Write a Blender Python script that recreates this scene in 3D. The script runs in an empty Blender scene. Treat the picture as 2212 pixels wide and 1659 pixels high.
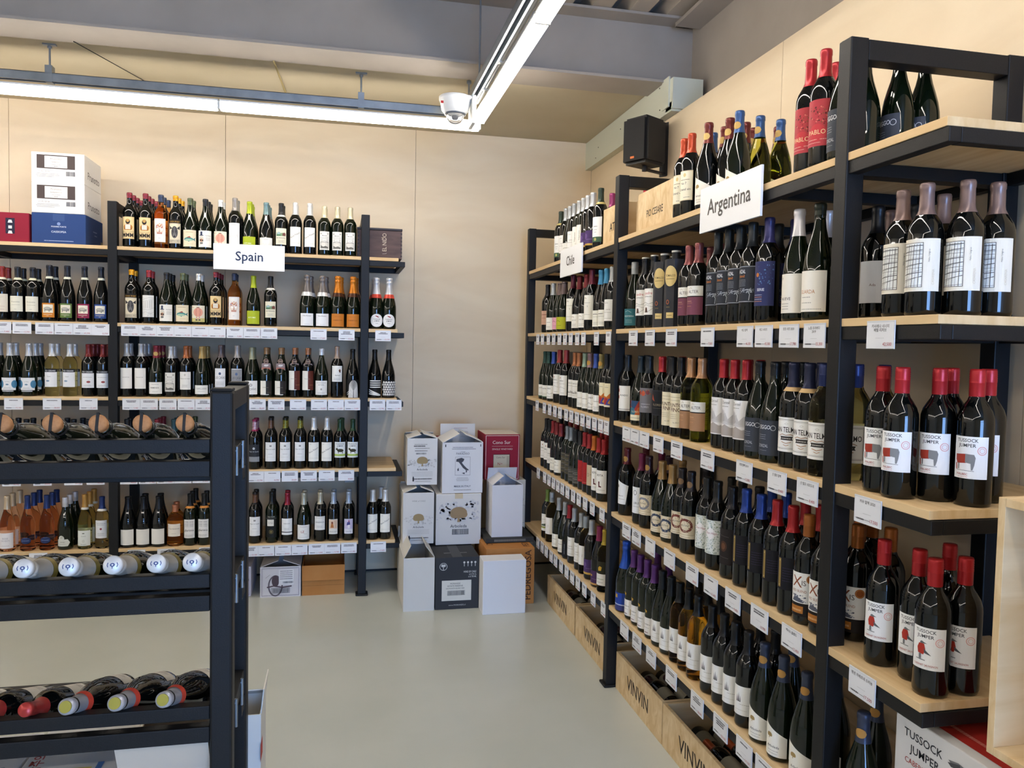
import bpy, bmesh, math, random
from mathutils import Vector, Matrix
random.seed(7)
S = bpy.context.scene
COL = S.collection
PI = math.pi

# ---------------------------------------------------------------- camera
CAM_H, YAW, PITCH, ROLL, FPX = 1.5691, 0.2169, 0.0487, 0.0201, 1700.0
fw = Vector((math.sin(YAW)*math.cos(PITCH), math.cos(YAW)*math.cos(PITCH), -math.sin(PITCH)))
rt = Vector((math.cos(YAW), -math.sin(YAW), 0)); up = rt.cross(fw)
r2 = math.cos(ROLL)*rt + math.sin(ROLL)*up; u2 = -math.sin(ROLL)*rt + math.cos(ROLL)*up
cam = bpy.data.cameras.new('camera'); camo = bpy.data.objects.new('camera', cam); COL.objects.link(camo)
m = Matrix((r2, u2, -fw)).transposed().to_4x4(); m.translation = Vector((0, 0, CAM_H)); camo.matrix_world = m
cam.sensor_fit = 'HORIZONTAL'; cam.sensor_width = 36.0; cam.lens = 36.0*FPX/2212.0; cam.clip_start = 0.02
S.camera = camo

# ---------------------------------------------------------------- world, daylight, exposure
W = bpy.data.worlds.new('sky'); S.world = W; W.use_nodes = True
bg = W.node_tree.nodes['Background']; bg.inputs[0].default_value = (0.26, 0.50, 1.0, 1); bg.inputs[1].default_value = 12.0
S.view_settings.view_transform = 'Standard'; S.view_settings.look = 'None'
S.view_settings.gamma = 1.0; S.view_settings.use_curve_mapping = False
S.view_settings.exposure = 0.93
LED = 15.2                     # emission of the LED battens
LEDCOL = (1.0, 0.92, 0.82)
# glazed shop front behind the camera: sampling portal for the sky seen through it
pl = bpy.data.lights.new('window_portal', 'AREA'); pl.shape = 'RECTANGLE'; pl.size = 4.4; pl.size_y = 2.5
pl.cycles.is_portal = True
po = bpy.data.objects.new('window_portal', pl); COL.objects.link(po); po.location = (2.0, -4.45, 1.35); po.rotation_euler = (PI/2, 0, 0)

# ---------------------------------------------------------------- materials
MATS = {}
def lin(hx):
    hx = hx.lstrip('#'); c = [int(hx[i:i+2], 16)/255 for i in (0, 2, 4)]
    return tuple((x/12.92 if x <= .04045 else ((x+.055)/1.055)**2.4) for x in c)+(1,)
def pmat(name, col, rough=.5, metal=0, spec=.5, trans=0, ior=1.45, coat=0, emit=None, estr=0):
    if name in MATS: return MATS[name]
    mt = bpy.data.materials.new(name); mt.use_nodes = True; b = mt.node_tree.nodes['Principled BSDF']
    c = lin(col) if isinstance(col, str) else tuple(col)+((1,) if len(col) == 3 else ())
    b.inputs['Base Color'].default_value = c; b.inputs['Roughness'].default_value = rough; b.inputs['Metallic'].default_value = metal
    b.inputs['Specular IOR Level'].default_value = spec; b.inputs['Transmission Weight'].default_value = trans; b.inputs['IOR'].default_value = ior
    b.inputs['Coat Weight'].default_value = coat
    if emit: b.inputs['Emission Color'].default_value = tuple(emit)+(1,); b.inputs['Emission Strength'].default_value = estr
    mt.diffuse_color = c; MATS[name] = mt; return mt
def paper(hx): return pmat('paper_'+hx.lstrip('#'), hx, .55, spec=.3)
def foil(hx): return pmat('foil_'+hx.lstrip('#'), hx, .32, metal=.35)
def noise_mat(name, c1, c2, scale=(1, 1, 1), detail=4, rough=.5, bump=0, rr=None, spec=.5, dist=0, nscale=4.0, coat=0):
    if name in MATS: return MATS[name]
    mt = pmat(name, c1, rough, spec=spec, coat=coat); nt = mt.node_tree; b = nt.nodes['Principled BSDF']
    tc = nt.nodes.new('ShaderNodeTexCoord'); mp = nt.nodes.new('ShaderNodeMapping'); mp.inputs['Scale'].default_value = scale
    nz = nt.nodes.new('ShaderNodeTexNoise'); nz.inputs['Scale'].default_value = nscale; nz.inputs['Detail'].default_value = detail; nz.inputs['Distortion'].default_value = dist
    rp = nt.nodes.new('ShaderNodeValToRGB'); rp.color_ramp.elements[0].position = .3; rp.color_ramp.elements[1].position = .7
    rp.color_ramp.elements[0].color = lin(c1); rp.color_ramp.elements[1].color = lin(c2)
    nt.links.new(tc.outputs['Object'], mp.inputs[0]); nt.links.new(mp.outputs[0], nz.inputs[0]); nt.links.new(nz.outputs['Fac'], rp.inputs[0]); nt.links.new(rp.outputs[0], b.inputs['Base Color'])
    if bump:
        bp = nt.nodes.new('ShaderNodeBump'); bp.inputs['Strength'].default_value = bump; bp.inputs['Distance'].default_value = .002
        nt.links.new(nz.outputs['Fac'], bp.inputs['Height']); nt.links.new(bp.outputs[0], b.inputs['Normal'])
    if rr:
        mr = nt.nodes.new('ShaderNodeMapRange'); mr.inputs[3].default_value = rr[0]; mr.inputs[4].default_value = rr[1]
        nt.links.new(nz.outputs['Fac'], mr.inputs[0]); nt.links.new(mr.outputs[0], b.inputs['Roughness'])
    return mt
M_PLY = noise_mat('birch_plywood', '#dcc8a9', '#e6d5b8', (.7, .7, 2.2), 6, .55, spec=.3, dist=1.2, nscale=1.6)
M_FLOOR = noise_mat('epoxy_floor', '#b9bdb4', '#c4c7be', (1, 1, 1), 6, .22, rr=(.16, .30), nscale=1.3, spec=.45)
M_CEIL = noise_mat('ceiling_board', '#b8ac91', '#c2b79d', (1, 1, 1), 3, .8, nscale=2, spec=.2)
M_BEAM = noise_mat('grey_steel_paint', '#9b9288', '#a69d93', (1, 1, 1), 5, .55, nscale=3, spec=.3)
M_DECK = noise_mat('deck_steel', '#a89c8c', '#b3a798', (1, 1, 1), 3, .5, nscale=2, spec=.3)
M_WALL = pmat('white_wall', '#d8d2c6', .7, spec=.2)
M_BLACK = noise_mat('black_powder_coat', '#0f0f10', '#151516', (1, 1, 1), 2, .5, bump=.12, nscale=350, spec=.35)
M_SHELF = noise_mat('pine_shelf', '#dfc294', '#cfac7a', (1, 1, 1), 5, .5, nscale=1, spec=.3, dist=.4)
M_SHELFX = noise_mat('pine_shelf_grain_x', '#e2c79b', '#d0ae7d', (1.2, 26, 8), 4, .5, nscale=1.5, spec=.3, dist=.5)
M_SHELFY = noise_mat('pine_shelf_grain_y', '#e2c79b', '#d0ae7d', (26, 1.2, 8), 4, .5, nscale=1.5, spec=.3, dist=.5)
M_CRATE = noise_mat('crate_pine', '#e4cda6', '#cdae80', (18, 1.2, 9), 5, .6, nscale=1.6, spec=.25, dist=1.0)
M_CRATED = noise_mat('crate_dark_stain', '#4a3a38', '#5d4a45', (3, 3, 18), 4, .5, nscale=2, spec=.3, dist=.6)
M_GALV = noise_mat('galvanised_steel', '#9aa2a8', '#7f878d', (1, 1, 1), 4, .38, nscale=9, spec=.5); MATS['galvanised_steel'].node_tree.nodes['Principled BSDF'].inputs['Metallic'].default_value = .7
M_PLAST = pmat('white_plastic', '#e6e6e2', .35)
M_TRUNK = pmat('trunking_paint', '#cdd0c0', .5)
M_KRAFT = noise_mat('kraft_card', '#b0763f', '#bd854d', (1, 1, 1), 4, .75, nscale=6, spec=.15)
M_INK = pmat('ink_black', '#1c1a1a', .6)
M_SPK = noise_mat('speaker_black', '#151515', '#1f1f1f', (1, 1, 1), 2, .6, nscale=400, bump=.2)
M_LED = pmat('led_diffuser', (1, 1, 1), .4, emit=LEDCOL, estr=LED)
G = {
 'k': pmat('glass_black', (.002, .0026, .0024), .035, spec=.5, ior=1.5),
 'n': pmat('glass_dark_green', (.0028, .006, .002), .035, spec=.5, ior=1.5),
 'o': pmat('glass_olive', (.62, .64, .12), .02, trans=1, ior=1.2),
 'y': pmat('glass_white_wine', (.95, .93, .62), .02, trans=1, ior=1.2),
 'a': pmat('glass_amber', (.95, .70, .24), .02, trans=1, ior=1.2),
 'r': pmat('glass_rose', (.95, .60, .42), .02, trans=1, ior=1.2),
 's': pmat('glass_orange', (.92, .52, .18), .02, trans=1, ior=1.2),
}

# ---------------------------------------------------------------- mesh helpers
def link(o, parent=None):
    COL.objects.link(o)
    if parent: o.parent = parent
    return o
def newobj(name, me, parent=None, loc=(0, 0, 0), rz=0):
    o = bpy.data.objects.new(name, me); o.location = loc; o.rotation_euler = (0, 0, rz); return link(o, parent)
def tag(o, label, cat, group=None):
    o['label'] = label; o['category'] = cat
    if group: o['group'] = group
    return o
def struct(o): o['kind'] = 'structure'; return o
def empty(name, loc=(0, 0, 0), rz=0):
    o = bpy.data.objects.new(name, None); o.empty_display_size = .05; o.location = loc; o.rotation_euler = (0, 0, rz); return link(o)
class MB:
    """collects boxes, prisms, tubes and lathes into one mesh"""
    def __init__(s): s.v = []; s.f = []; s.mi = []; s.sm = []
    def add(s, vs, fs, mi=0, sm=False):
        n = len(s.v); s.v += [tuple(x) for x in vs]; s.f += [tuple(i+n for i in q) for q in fs]; s.mi += [mi]*len(fs); s.sm += [sm]*len(fs)
    def box(s, x0, x1, y0, y1, z0, z1, mi=0, b=0):
        if x0 > x1: x0, x1 = x1, x0
        if y0 > y1: y0, y1 = y1, y0
        if z0 > z1: z0, z1 = z1, z0
        if b:
            bm = bmesh.new(); bmesh.ops.create_cube(bm, size=1)
            for v in bm.verts: v.co = Vector(((x0+x1)/2+v.co.x*(x1-x0), (y0+y1)/2+v.co.y*(y1-y0), (z0+z1)/2+v.co.z*(z1-z0)))
            bmesh.ops.bevel(bm, geom=bm.edges[:], offset=b, segments=2, affect='EDGES', profile=.5)
            bm.verts.index_update(); s.add([v.co[:] for v in bm.verts], [[v.index for v in q.verts] for q in bm.faces], mi); bm.free(); return
        vs = [(x, y, z) for z in (z0, z1) for y in (y0, y1) for x in (x0, x1)]
        s.add(vs, [(0, 2, 3, 1), (4, 5, 7, 6), (0, 1, 5, 4), (2, 6, 7, 3), (0, 4, 6, 2), (1, 3, 7, 5)], mi)
    def quad(s, a, b, c, d, mi=0): s.add([a, b, c, d], [(0, 1, 2, 3)], mi)
    def slab(s, pts, n, t, mi=0):
        """polygon pts extruded along vector n by t"""
        n = Vector(n).normalized()*t; k = len(pts); vs = [tuple(p) for p in pts]+[tuple(Vector(p)+n) for p in pts]
        s.add(vs, [tuple(range(k))[::-1], tuple(range(k, 2*k))]+[(i, (i+1) % k, k+(i+1) % k, k+i) for i in range(k)], mi)
    def tube(s, a, b, r, n=10, mi=0, sm=True, r2=None):
        a = Vector(a); b = Vector(b); d = (b-a).normalized(); q = Vector((0, 0, 1)) if abs(d.z) < .9 else Vector((1, 0, 0)); e = d.cross(q).normalized(); f = d.cross(e)
        rb = r if r2 is None else r2
        vs = [a+(e*math.cos(2*PI*i/n)+f*math.sin(2*PI*i/n))*r for i in range(n)]+[b+(e*math.cos(2*PI*i/n)+f*math.sin(2*PI*i/n))*rb for i in range(n)]
        s.add(vs, [(i, n+i, n+(i+1) % n, (i+1) % n) for i in range(n)], mi, sm)
        s.add(vs[:n], [tuple(range(n))], mi); s.add(vs[n:], [tuple(range(n))[::-1]], mi)
    def lathe(s, prof, n=24, mi=0, axis=None):
        vs = []; rings = []
        for r, z in prof:
            if r < 1e-6: rings.append([len(vs)]); vs.append((0, 0, z))
            else: rings.append(list(range(len(vs), len(vs)+n))); vs += [(r*math.cos(2*PI*i/n), r*math.sin(2*PI*i/n), z) for i in range(n)]
        fs = []
        for a, b in zip(rings, rings[1:]):
            if len(a) == 1 and len(b) == 1: continue
            for i in range(n):
                j = (i+1) % n
                if len(a) == 1: fs.append((a[0], b[j], b[i]))
                elif len(b) == 1: fs.append((a[i], a[j], b[0]))
                else: fs.append((a[i], a[j], b[j], b[i]))
        s.add(vs, fs, mi, True)
    def mesh(s, name, mats):
        me = bpy.data.meshes.new(name); me.from_pydata(s.v, [], s.f); me.update()
        me.polygons.foreach_set('material_index', s.mi); me.polygons.foreach_set('use_smooth', s.sm)
        for mt in (mats if isinstance(mats, (list, tuple)) else [mats]): me.materials.append(mt)
        return me
    def obj(s, name, mats, parent=None, loc=(0, 0, 0), rz=0): return newobj(name, s.mesh(name, mats), parent, loc, rz)
def boxobj(name, b6, mt, parent=None, bev=0, loc=(0, 0, 0), rz=0):
    q = MB(); q.box(*b6, b=bev); return q.obj(name, mt, parent, loc, rz)

# ---------------------------------------------------------------- flat print: a small drawing language
TXT = {}
def text_geo(t, bold):
    k = (t, bold)
    if k not in TXT:
        cu = bpy.data.curves.new('t', 'FONT'); cu.body = t; cu.resolution_u = 2; cu.offset = .010 if bold else 0
        o = bpy.data.objects.new('t', cu); COL.objects.link(o); dg = bpy.context.evaluated_depsgraph_get(); me = o.evaluated_get(dg).to_mesh()
        vs = [(v.co.x, v.co.y) for v in me.vertices]; fs = [tuple(p.vertices) for p in me.polygons]; o.evaluated_get(dg).to_mesh_clear()
        bpy.data.objects.remove(o); bpy.data.curves.remove(cu)
        x0 = min([v[0] for v in vs] or [0]); x1 = max([v[0] for v in vs] or [1])
        TXT[k] = (vs, fs, x0, x1)
    return TXT[k]
def print_mesh(name, prims, r=None, step=.005, base=.0004, clip=None):
    """prims in mm, x to the right, y up; wrapped on a cylinder of radius r (facing -Y) or flat in the XZ plane facing -Y"""
    bm = bmesh.new(); mats = []; rnd = random.Random(name)
    def mi(c):
        mt = c if not isinstance(c, str) else paper(c)
        if mt not in mats: mats.append(mt)
        return mats.index(mt)
    def poly(pts, c, lay):
        vs = [bm.verts.new((x*.001, y*.001, lay)) for x, y in pts]
        try: f = bm.faces.new(vs); f.material_index = mi(c)
        except ValueError: pass
    for lay, p in enumerate(prims):
        k = p[0]; L = lay
        if k == 'r': _, x, y, w, h, c = p; poly([(x-w/2, y), (x+w/2, y), (x+w/2, y+h), (x-w/2, y+h)], c, L)
        elif k == 'f':   # frame
            _, x, y, w, h, t, c = p
            for a in ((x, y, w, t), (x, y+h-t, w, t)): poly([(a[0]-a[2]/2, a[1]), (a[0]+a[2]/2, a[1]), (a[0]+a[2]/2, a[1]+a[3]), (a[0]-a[2]/2, a[1]+a[3])], c, L)
            for sx in (-1, 1):
                xa = x+sx*(w/2-t/2); poly([(xa-t/2, y+t), (xa+t/2, y+t), (xa+t/2, y+h-t), (xa-t/2, y+h-t)], c, L)
        elif k == 'e':
            _, x, y, rx, ry, c = p; n = 20; poly([(x+rx*math.cos(2*PI*i/n), y+ry*math.sin(2*PI*i/n)) for i in range(n)], c, L)
        elif k == 'o':   # ring
            _, x, y, rx, ry, t, c = p; n = 24
            for i in range(n):
                a, b = 2*PI*i/n, 2*PI*(i+1)/n
                poly([(x+(rx-t)*math.cos(a), y+(ry-t)*math.sin(a)), (x+rx*math.cos(a), y+ry*math.sin(a)), (x+rx*math.cos(b), y+ry*math.sin(b)), (x+(rx-t)*math.cos(b), y+(ry-t)*math.sin(b))], c, L)
        elif k == 'p': poly(p[1], p[2], L)
        elif k == 'w':   # polyline of width t
            _, pts, t, c = p
            for (xa, ya), (xb, yb) in zip(pts, pts[1:]):
                d = math.hypot(xb-xa, yb-ya) or 1; nx, ny = -(yb-ya)/d*t/2, (xb-xa)/d*t/2
                poly([(xa-nx, ya-ny), (xb-nx, yb-ny), (xb+nx, yb+ny), (xa+nx, ya+ny)], c, L)
        elif k == 'l':   # illegible small print: broken dashes
            _, x, y, w, h, c = p; xa = x-w/2
            while xa < x+w/2-.8:
                ww = min(rnd.uniform(2.2, 6.0), x+w/2-xa); poly([(xa, y), (xa+ww, y), (xa+ww, y+h), (xa, y+h)], c, L); xa += ww+rnd.uniform(.7, 1.3)
        elif k in ('t', 'T'):   # text, centred at x, baseline y, letter height h, optional max width and rotation
            _, t, x, y, h, c = p[:6]; mw = p[6] if len(p) > 6 and p[6] else None; ang = p[7] if len(p) > 7 else 0
            vs, fs, x0, x1 = text_geo(t, k == 'T'); sy = h/.72; sx = sy
            if mw and (x1-x0)*sx > mw: sx = mw/(x1-x0)
            ca, sa = math.cos(ang), math.sin(ang); bv = []
            for vx, vy in vs:
                a, b = (vx-(x0+x1)/2)*sx, vy*sy; bv.append(bm.verts.new(((x+a*ca-b*sa)*.001, (y+a*sa+b*ca)*.001, L)))
            for f in fs:
                try: q = bm.faces.new([bv[i] for i in f]); q.material_index = mi(c)
                except ValueError: pass
        elif k == 'b':   # bars
            _, x, y, w, h, c = p; xa = x-w/2
            while xa < x+w/2:
                ww = rnd.choice((.6, .9, 1.4)); poly([(xa, y), (xa+ww, y), (xa+ww, y+h), (xa, y+h)], c, L); xa += ww+rnd.choice((.7, 1.0, 1.5))
        elif k == 's':   # scribble speckle inside a rectangle
            _, x, y, w, h, n, sz, cols = p
            for i in range(n):
                a, b = x+rnd.uniform(-w/2, w/2), y+rnd.uniform(0, h); q = sz*rnd.uniform(.5, 1.2); t0 = rnd.uniform(0, PI)
                poly([(a+q*math.cos(t0+j*2*PI/5)*(1.4 if j % 2 else .8), b+q*math.sin(t0+j*2*PI/5)) for j in range(5)], rnd.choice(cols), L)
    if r:
        xs = [v.co.x for v in bm.verts]; x = math.floor(min(xs)/step)*step+step
        while x < max(xs):
            bmesh.ops.bisect_plane(bm, geom=bm.verts[:]+bm.edges[:]+bm.faces[:], plane_co=(x, 0, 0), plane_no=(1, 0, 0)); x += step
    for v in bm.verts:
        x, y, L = v.co; off = base+L*.00009
        if r: a = x/r; v.co = ((r+off)*math.sin(a), -(r+off)*math.cos(a), y)
        else: v.co = (x, -off, y)
    me = bpy.data.meshes.new(name); bm.to_mesh(me); bm.free()
    for mt in mats: me.materials.append(mt)
    return me

# ================================================================ THE ROOM
XW, YW, XL, YF = 1.745, 5.432, -4.6, -4.5      # right wall, back wall, left wall, shop front
ZC, ZP, ZD = 3.015, 2.822, 3.36                # back ceiling board, top of right plywood, steel deck
struct(boxobj('floor', (XL-.2, 2.6, YF-.2, YW+.2, -.12, 0), M_FLOOR))
# back wall of plywood sheets with hairline joints
q = MB(); q.box(XL, 2.2, YW+.016, YW+.12, 0, 3.6); wb = struct(q.obj('wall_back', pmat('wall_core', '#5a4a38', .8)))
xs = [XL, -4.44, -3.21, -1.985, -.728, .496, XW]
for a, b in zip(xs, xs[1:]): boxobj('plywood_panel', (a+.0012, b-.0012, YW, YW+.0155, .012, ZC), M_PLY, wb)
q = MB(); q.box(XW+.016, XW+.1, YF, YW+.1, 0, ZP-.004); wr = struct(q.obj('wall_right', MATS['wall_core']))
ys = [YF, -3.2, -1.97, -.74, .49, 1.715, 2.944, 4.17, YW]
for a, b in zip(ys, ys[1:]): boxobj('plywood_panel', (XW, XW+.0155, a+.0012, b-.0012, .012, ZP), M_PLY, wr)
struct(boxobj('wall_left', (XL-.12, XL, YF, YW+.1, 0, 3.6), M_WALL))
# shop front with a wide glazed opening
q = MB(); q.box(XL, -.2, YF-.1, YF, 0, 3.6); q.box(4.2, 4.6, YF-.1, YF, 0, 3.6); q.box(-.2, 4.2, YF-.1, YF, 2.6, 3.6); q.box(-.2, 4.2, YF-.1, YF, 0, .1)
struct(q.obj('wall_front', M_WALL))
wf = MB()
for x in (-.2, .88, 1.98, 3.08, 4.15): wf.box(x, x+.05, YF-.08, YF-.02, .1, 2.6)
wf.box(-.2, 4.2, YF-.08, YF-.02, .1, .15); wf.box(-.2, 4.2, YF-.08, YF-.02, 2.55, 2.6); wf.box(-.2, 4.2, YF-.08, YF-.02, 2.05, 2.1)
struct(wf.obj('window_1', M_BLACK))
# right hand part of the shop beside the window stays open to x = 4.6 in front of the rack wall
q = MB(); q.box(XW+.1, 4.6, -.5, -.4, 0, 3.6); q.box(4.6, 4.7, YF, -.4, 0, 3.6); struct(q.obj('wall_side', M_WALL))
struct(boxobj('floor_side', (2.6, 4.7, YF-.2, -.4, -.12, 0), M_FLOOR))
# ceiling: board behind the beam, ribbed steel deck in front of it
struct(boxobj('ceiling', (XL, 2.2, 4.172, YW+.1, ZC, ZC+.12), M_CEIL))
q = MB(); q.box(XL-.2, 4.8, YF-.2, YW+.3, 3.62, 3.7); q.box(XL-.1, 2.3, 4.29, 4.31, 3.30, 3.62); q.box(1.93, 1.95, YF, 4.3, 3.3, 3.62); q.box(2.2, 2.22, 4.0, YW+.2, 2.6, 3.62); struct(q.obj('light_leak_cover', M_DECK))  # unseen cover and side closures added to stop sky light leaking in
q = MB(); pitch = .21; x = XL
prof = []
while x < 4.7:
    prof += [(x, ZD), (x+.105, ZD), (x+.125, ZD+.075), (x+.19, ZD+.075)]; x += pitch
vs = [(a, y, z) for a, z in prof for y in (YF-.1, 4.2)]
q.add(vs, [(2*i, 2*i+1, 2*i+3, 2*i+2) for i in range(len(prof)-1)]); q.box(XL-.1, 4.7, YF-.1, 4.3, ZD+.08, ZD+.2)
struct(q.obj('ceiling_deck', M_DECK))
# H-beam along the back, girder along the right wall
q = MB(); q.box(XL, 1.91, 4.04, 4.285, 3.0, 3.014); q.box(XL, 1.91, 4.155, 4.17, 3.014, 3.345); q.box(XL, 1.80, 4.04, 4.285, 3.345, 3.359)
struct(q.obj('beam_back', M_BEAM))
q = MB(); q.box(1.905, 1.925, YF, YW+.1, 2.7, 3.45); q.box(1.76, 1.905, YF, 4.06, 3.31, 3.33); q.box(XW+.0165, 1.91, YF, YW, 2.74, 2.76)
struct(q.obj('beam_right', M_BEAM))
# base trim behind the racks
struct(boxobj('baseboard_back', (XL, XW, YW-.006, YW, 0, .012), M_BLACK))
# pale trunking boxed into the corner over the right wall
tk = MB(); tk.box(1.70, XW+.15, 4.02, YW, ZP+.002, ZC-.002); t0 = struct(tk.obj('trim_1', M_TRUNK))
boxobj('cover_plate', (1.692, 1.70, 3.97, 4.06, ZP+.03, ZC-.004), M_TRUNK, t0); boxobj('end_box', (1.70, 1.87, 3.93, 4.02, ZP+.012, ZC-.02), M_TRUNK, t0)
boxobj('end_box_lower', (1.70, 1.80, 3.945, 4.02, ZP-.004+.006, ZP+.05), M_TRUNK, t0)
for y, z in ((5.2, 2.86), (5.15, 2.92), (4.72, 2.93), (4.1, 2.87), (4.11, 2.99), (4.6, 2.86)): q = MB(); q.tube((1.7, y, z), (1.698, y, z), .004, 8); q.obj('screw_head', M_INK, t0)
# wire and cable stains hanging under the beam
tag(boxobj('socket_box', (.045, .105, YW-.03, YW, .62, .74), M_PLAST, bev=.004), 'white double power socket on the plywood wall behind the lowest Spain shelves', 'socket')

# ================================================================ CEILING LIGHTS
ZT0, ZT1 = 2.757, 2.800
def batten_x(x0, x1, y, lab):
    o = empty('led_batten', (x0, y, ZT0)); L = x1-x0
    q = MB(); q.box(.004, L-.004, -.028, .028, .0, .040, b=.010); q.obj('diffuser', M_LED, o)
    q = MB(); q.box(0, L, -.030, .030, .0405, .050, b=.002); q.obj('housing', M_PLAST, o)
    for e_ in (-.002, L-.004): boxobj('end_cap', (e_, e_+.006, -.0285, .0285, .002, .041), M_PLAST, o)
    tag(o, lab, 'light', 'LED battens hung under steel channels'); return o
def batten_y(x, y0, y1, lab, dz=.0):
    o = batten_x(0, y1-y0, 0, lab); o.location = (x, y0, ZT0+dz); o.rotation_euler = (0, 0, PI/2); return o
LBX = 'glowing white LED batten hung parallel to the back wall'
LBY = 'glowing white LED batten running toward the back wall beside the security camera'
for a in (.75, -.62, -1.99, -3.36): batten_x(a-1.365, a, 4.38, LBX)
for a in (4.345, 2.95, 1.55, .15): batten_y(.742, a-1.39, a, LBY, .028)
LBF = 'glowing white LED batten over the front half of the shop'
for a in (.75, -.62, -1.99, -3.36): batten_x(a-1.365, a, -1.30, LBF)
for a in (4.3, 2.9, 1.5, .1): batten_y(-4.2, a-1.39, a, 'glowing white LED batten along the left wall', .028)
def channel(name, loc, L, rz, lab):
    o = empty(name, loc, rz); q = MB(); q.box(0, L, -.0205, -.018, 0, .042); q.box(0, L, .018, .0205, 0, .042); q.box(0, L, -.0205, .0205, .0395, .042)
    q.box(0, L, -.018, -.010, 0, .0025); q.box(0, L, .010, .018, 0, .0025); q.obj('channel', M_GALV, o); tag(o, lab, 'rail'); return o
ch = channel('strut_channel', (-4.4, 4.38, 2.828), 5.02, 0, 'galvanised strut channel above the light beside the back wall')
for x in (-3.2, -1.414, .103):
    b = MB(); b.box(x+4.4-.016, x+4.4+.016, -.0225, .0225, -.004, .078); bo = b.obj('hanger_bracket', M_GALV, ch)
    b = MB(); b.tube((x+4.4, 0, .075), (x+4.4, 0, .178), .005, 8); b.box(x+4.4-.03, x+4.4+.03, -.012, .012, .179, .1865); b.tube((x+4.4, 0, .165), (x+4.4, 0, .176), .011, 6); b.obj('threaded_rod', M_GALV, bo)
ch2 = channel('strut_channel', (.68, -1.25, 2.862), 5.56, PI/2, 'galvanised strut channel running toward the back wall with conduit')
q = MB(); q.tube((.0, -.036, .012), (5.5, -.036, .012), .0115, 12); q.obj('conduit', pmat('conduit_zinc', '#c6c9c6', .3, metal=.6), ch2)
for t in (.4, 1.5, 2.6, 3.7, 4.85, 5.25): boxobj('conduit_clip', (t-.012, t+.012, -.05, -.02, -.004, .03), M_PLAST, ch2)
for y, zt in ((4.0, 3.352), (2.2, 3.352), (.4, 3.352), (4.33, 3.013)):
    b = MB(); b.tube((y+1.25, 0, .042), (y+1.25, 0, zt-2.862), .005, 8); b.tube((y+1.25, 0, zt-2.862-.02), (y+1.25, 0, zt-2.862-.004), .013, 8); b.obj('threaded_rod', M_GALV, ch2)
wire = MB(); wire.tube((-1.27, 4.26, 2.998), (-1.06, 4.9, 3.012), .0022, 6); tag(wire.obj('loose_wire', M_INK), 'thin dark loose wire hanging under the grey beam', 'wire')
wire = MB(); wire.tube((-.34, 4.27, 2.998), (-.31, 5.0, 3.013), .005, 6); tag(wire.obj('cable_stub', pmat('putty', '#b3a271', .8)), 'pale cable stub lying under the ceiling behind the beam', 'cable')

# ---- dome camera on its bracket
cx_, cy_, cz_ = .585, 4.18, 2.775
o = empty('security_camera', (cx_, cy_, cz_)); o.scale = (1.15, 1.15, 1.15)
q = MB(); q.lathe([(0, .082), (.070, .082), (.075, .078), (.075, .066), (.070, .058), (.062, .020), (.050, .008), (.046, .004), (0, .004)], 32); q.obj('camera_body', M_PLAST, o)
q = MB(); q.lathe([(.041, .006), (.0405, -.006), (.036, -.022), (.026, -.034), (.012, -.040), (0, -.041)], 28); q.obj('dome', pmat('smoked_dome', (.9, .9, .9), .03, trans=.85, ior=1.2), o)
q = MB(); q.lathe([(0, .0), (.018, -.004), (.020, -.014), (.014, -.024), (0, -.026)], 16); q.obj('lens', M_INK, o)
q = MB(); q.lathe([(.0475, .009), (.049, .006), (.0475, .001), (.042, .0), (.042, .006)], 28); q.obj('dome_ring', pmat('ring_grey', '#5b6068', .4), o)
q = MB(); q.box(.03, .088, -.05, .05, .066, .082, b=.004); q.box(.070, .088, -.06, .06, -.045, .082, b=.004); q.obj('bracket', M_PLAST, o)
q = MB(); q.box(-.072, -.060, -.0495, -.045, .036, .046); q.obj('status_mark', paper('#b02a2a'), o)
tag(o, 'white dome security camera fixed beside the corner of the lights', 'camera')

# ---- wall speaker
o = empty('wall_speaker', (1.60, 4.03, 2.545), math.radians(-62))
q = MB(); q.slab([(-.085, -.10, 0), (.085, -.10, 0), (.075, .08, 0), (-.075, .08, 0)], (0, 0, 1), .245); me = q.mesh('cabinet', M_SPK)
bm = bmesh.new(); bm.from_mesh(me); bmesh.ops.bevel(bm, geom=bm.edges[:], offset=.016, segments=4, affect='EDGES'); bm.to_mesh(me); bm.free(); newobj('cabinet', me, o)
q = MB(); q.box(-.072, .072, -.1035, -.099, .014, .231, b=.002); q.obj('grille', pmat('grille_black', '#101011', .75), o)
q = MB(); q.box(-.02, .005, -.1055, -.1034, .026, .037); q.obj('badge', paper('#e0763a'), o)
q = MB(); q.tube((0, -.01, -.028), (0, -.01, .004), .014, 12); q.box(-.012, .012, -.01, .17, -.022, -.012); q.box(-.03, .03, .150, .158, -.03, .26); q.obj('mounting_bracket', M_INK, o)
tag(o, 'black wall speaker with orange badge on the right plywood wall', 'speaker')

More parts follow.
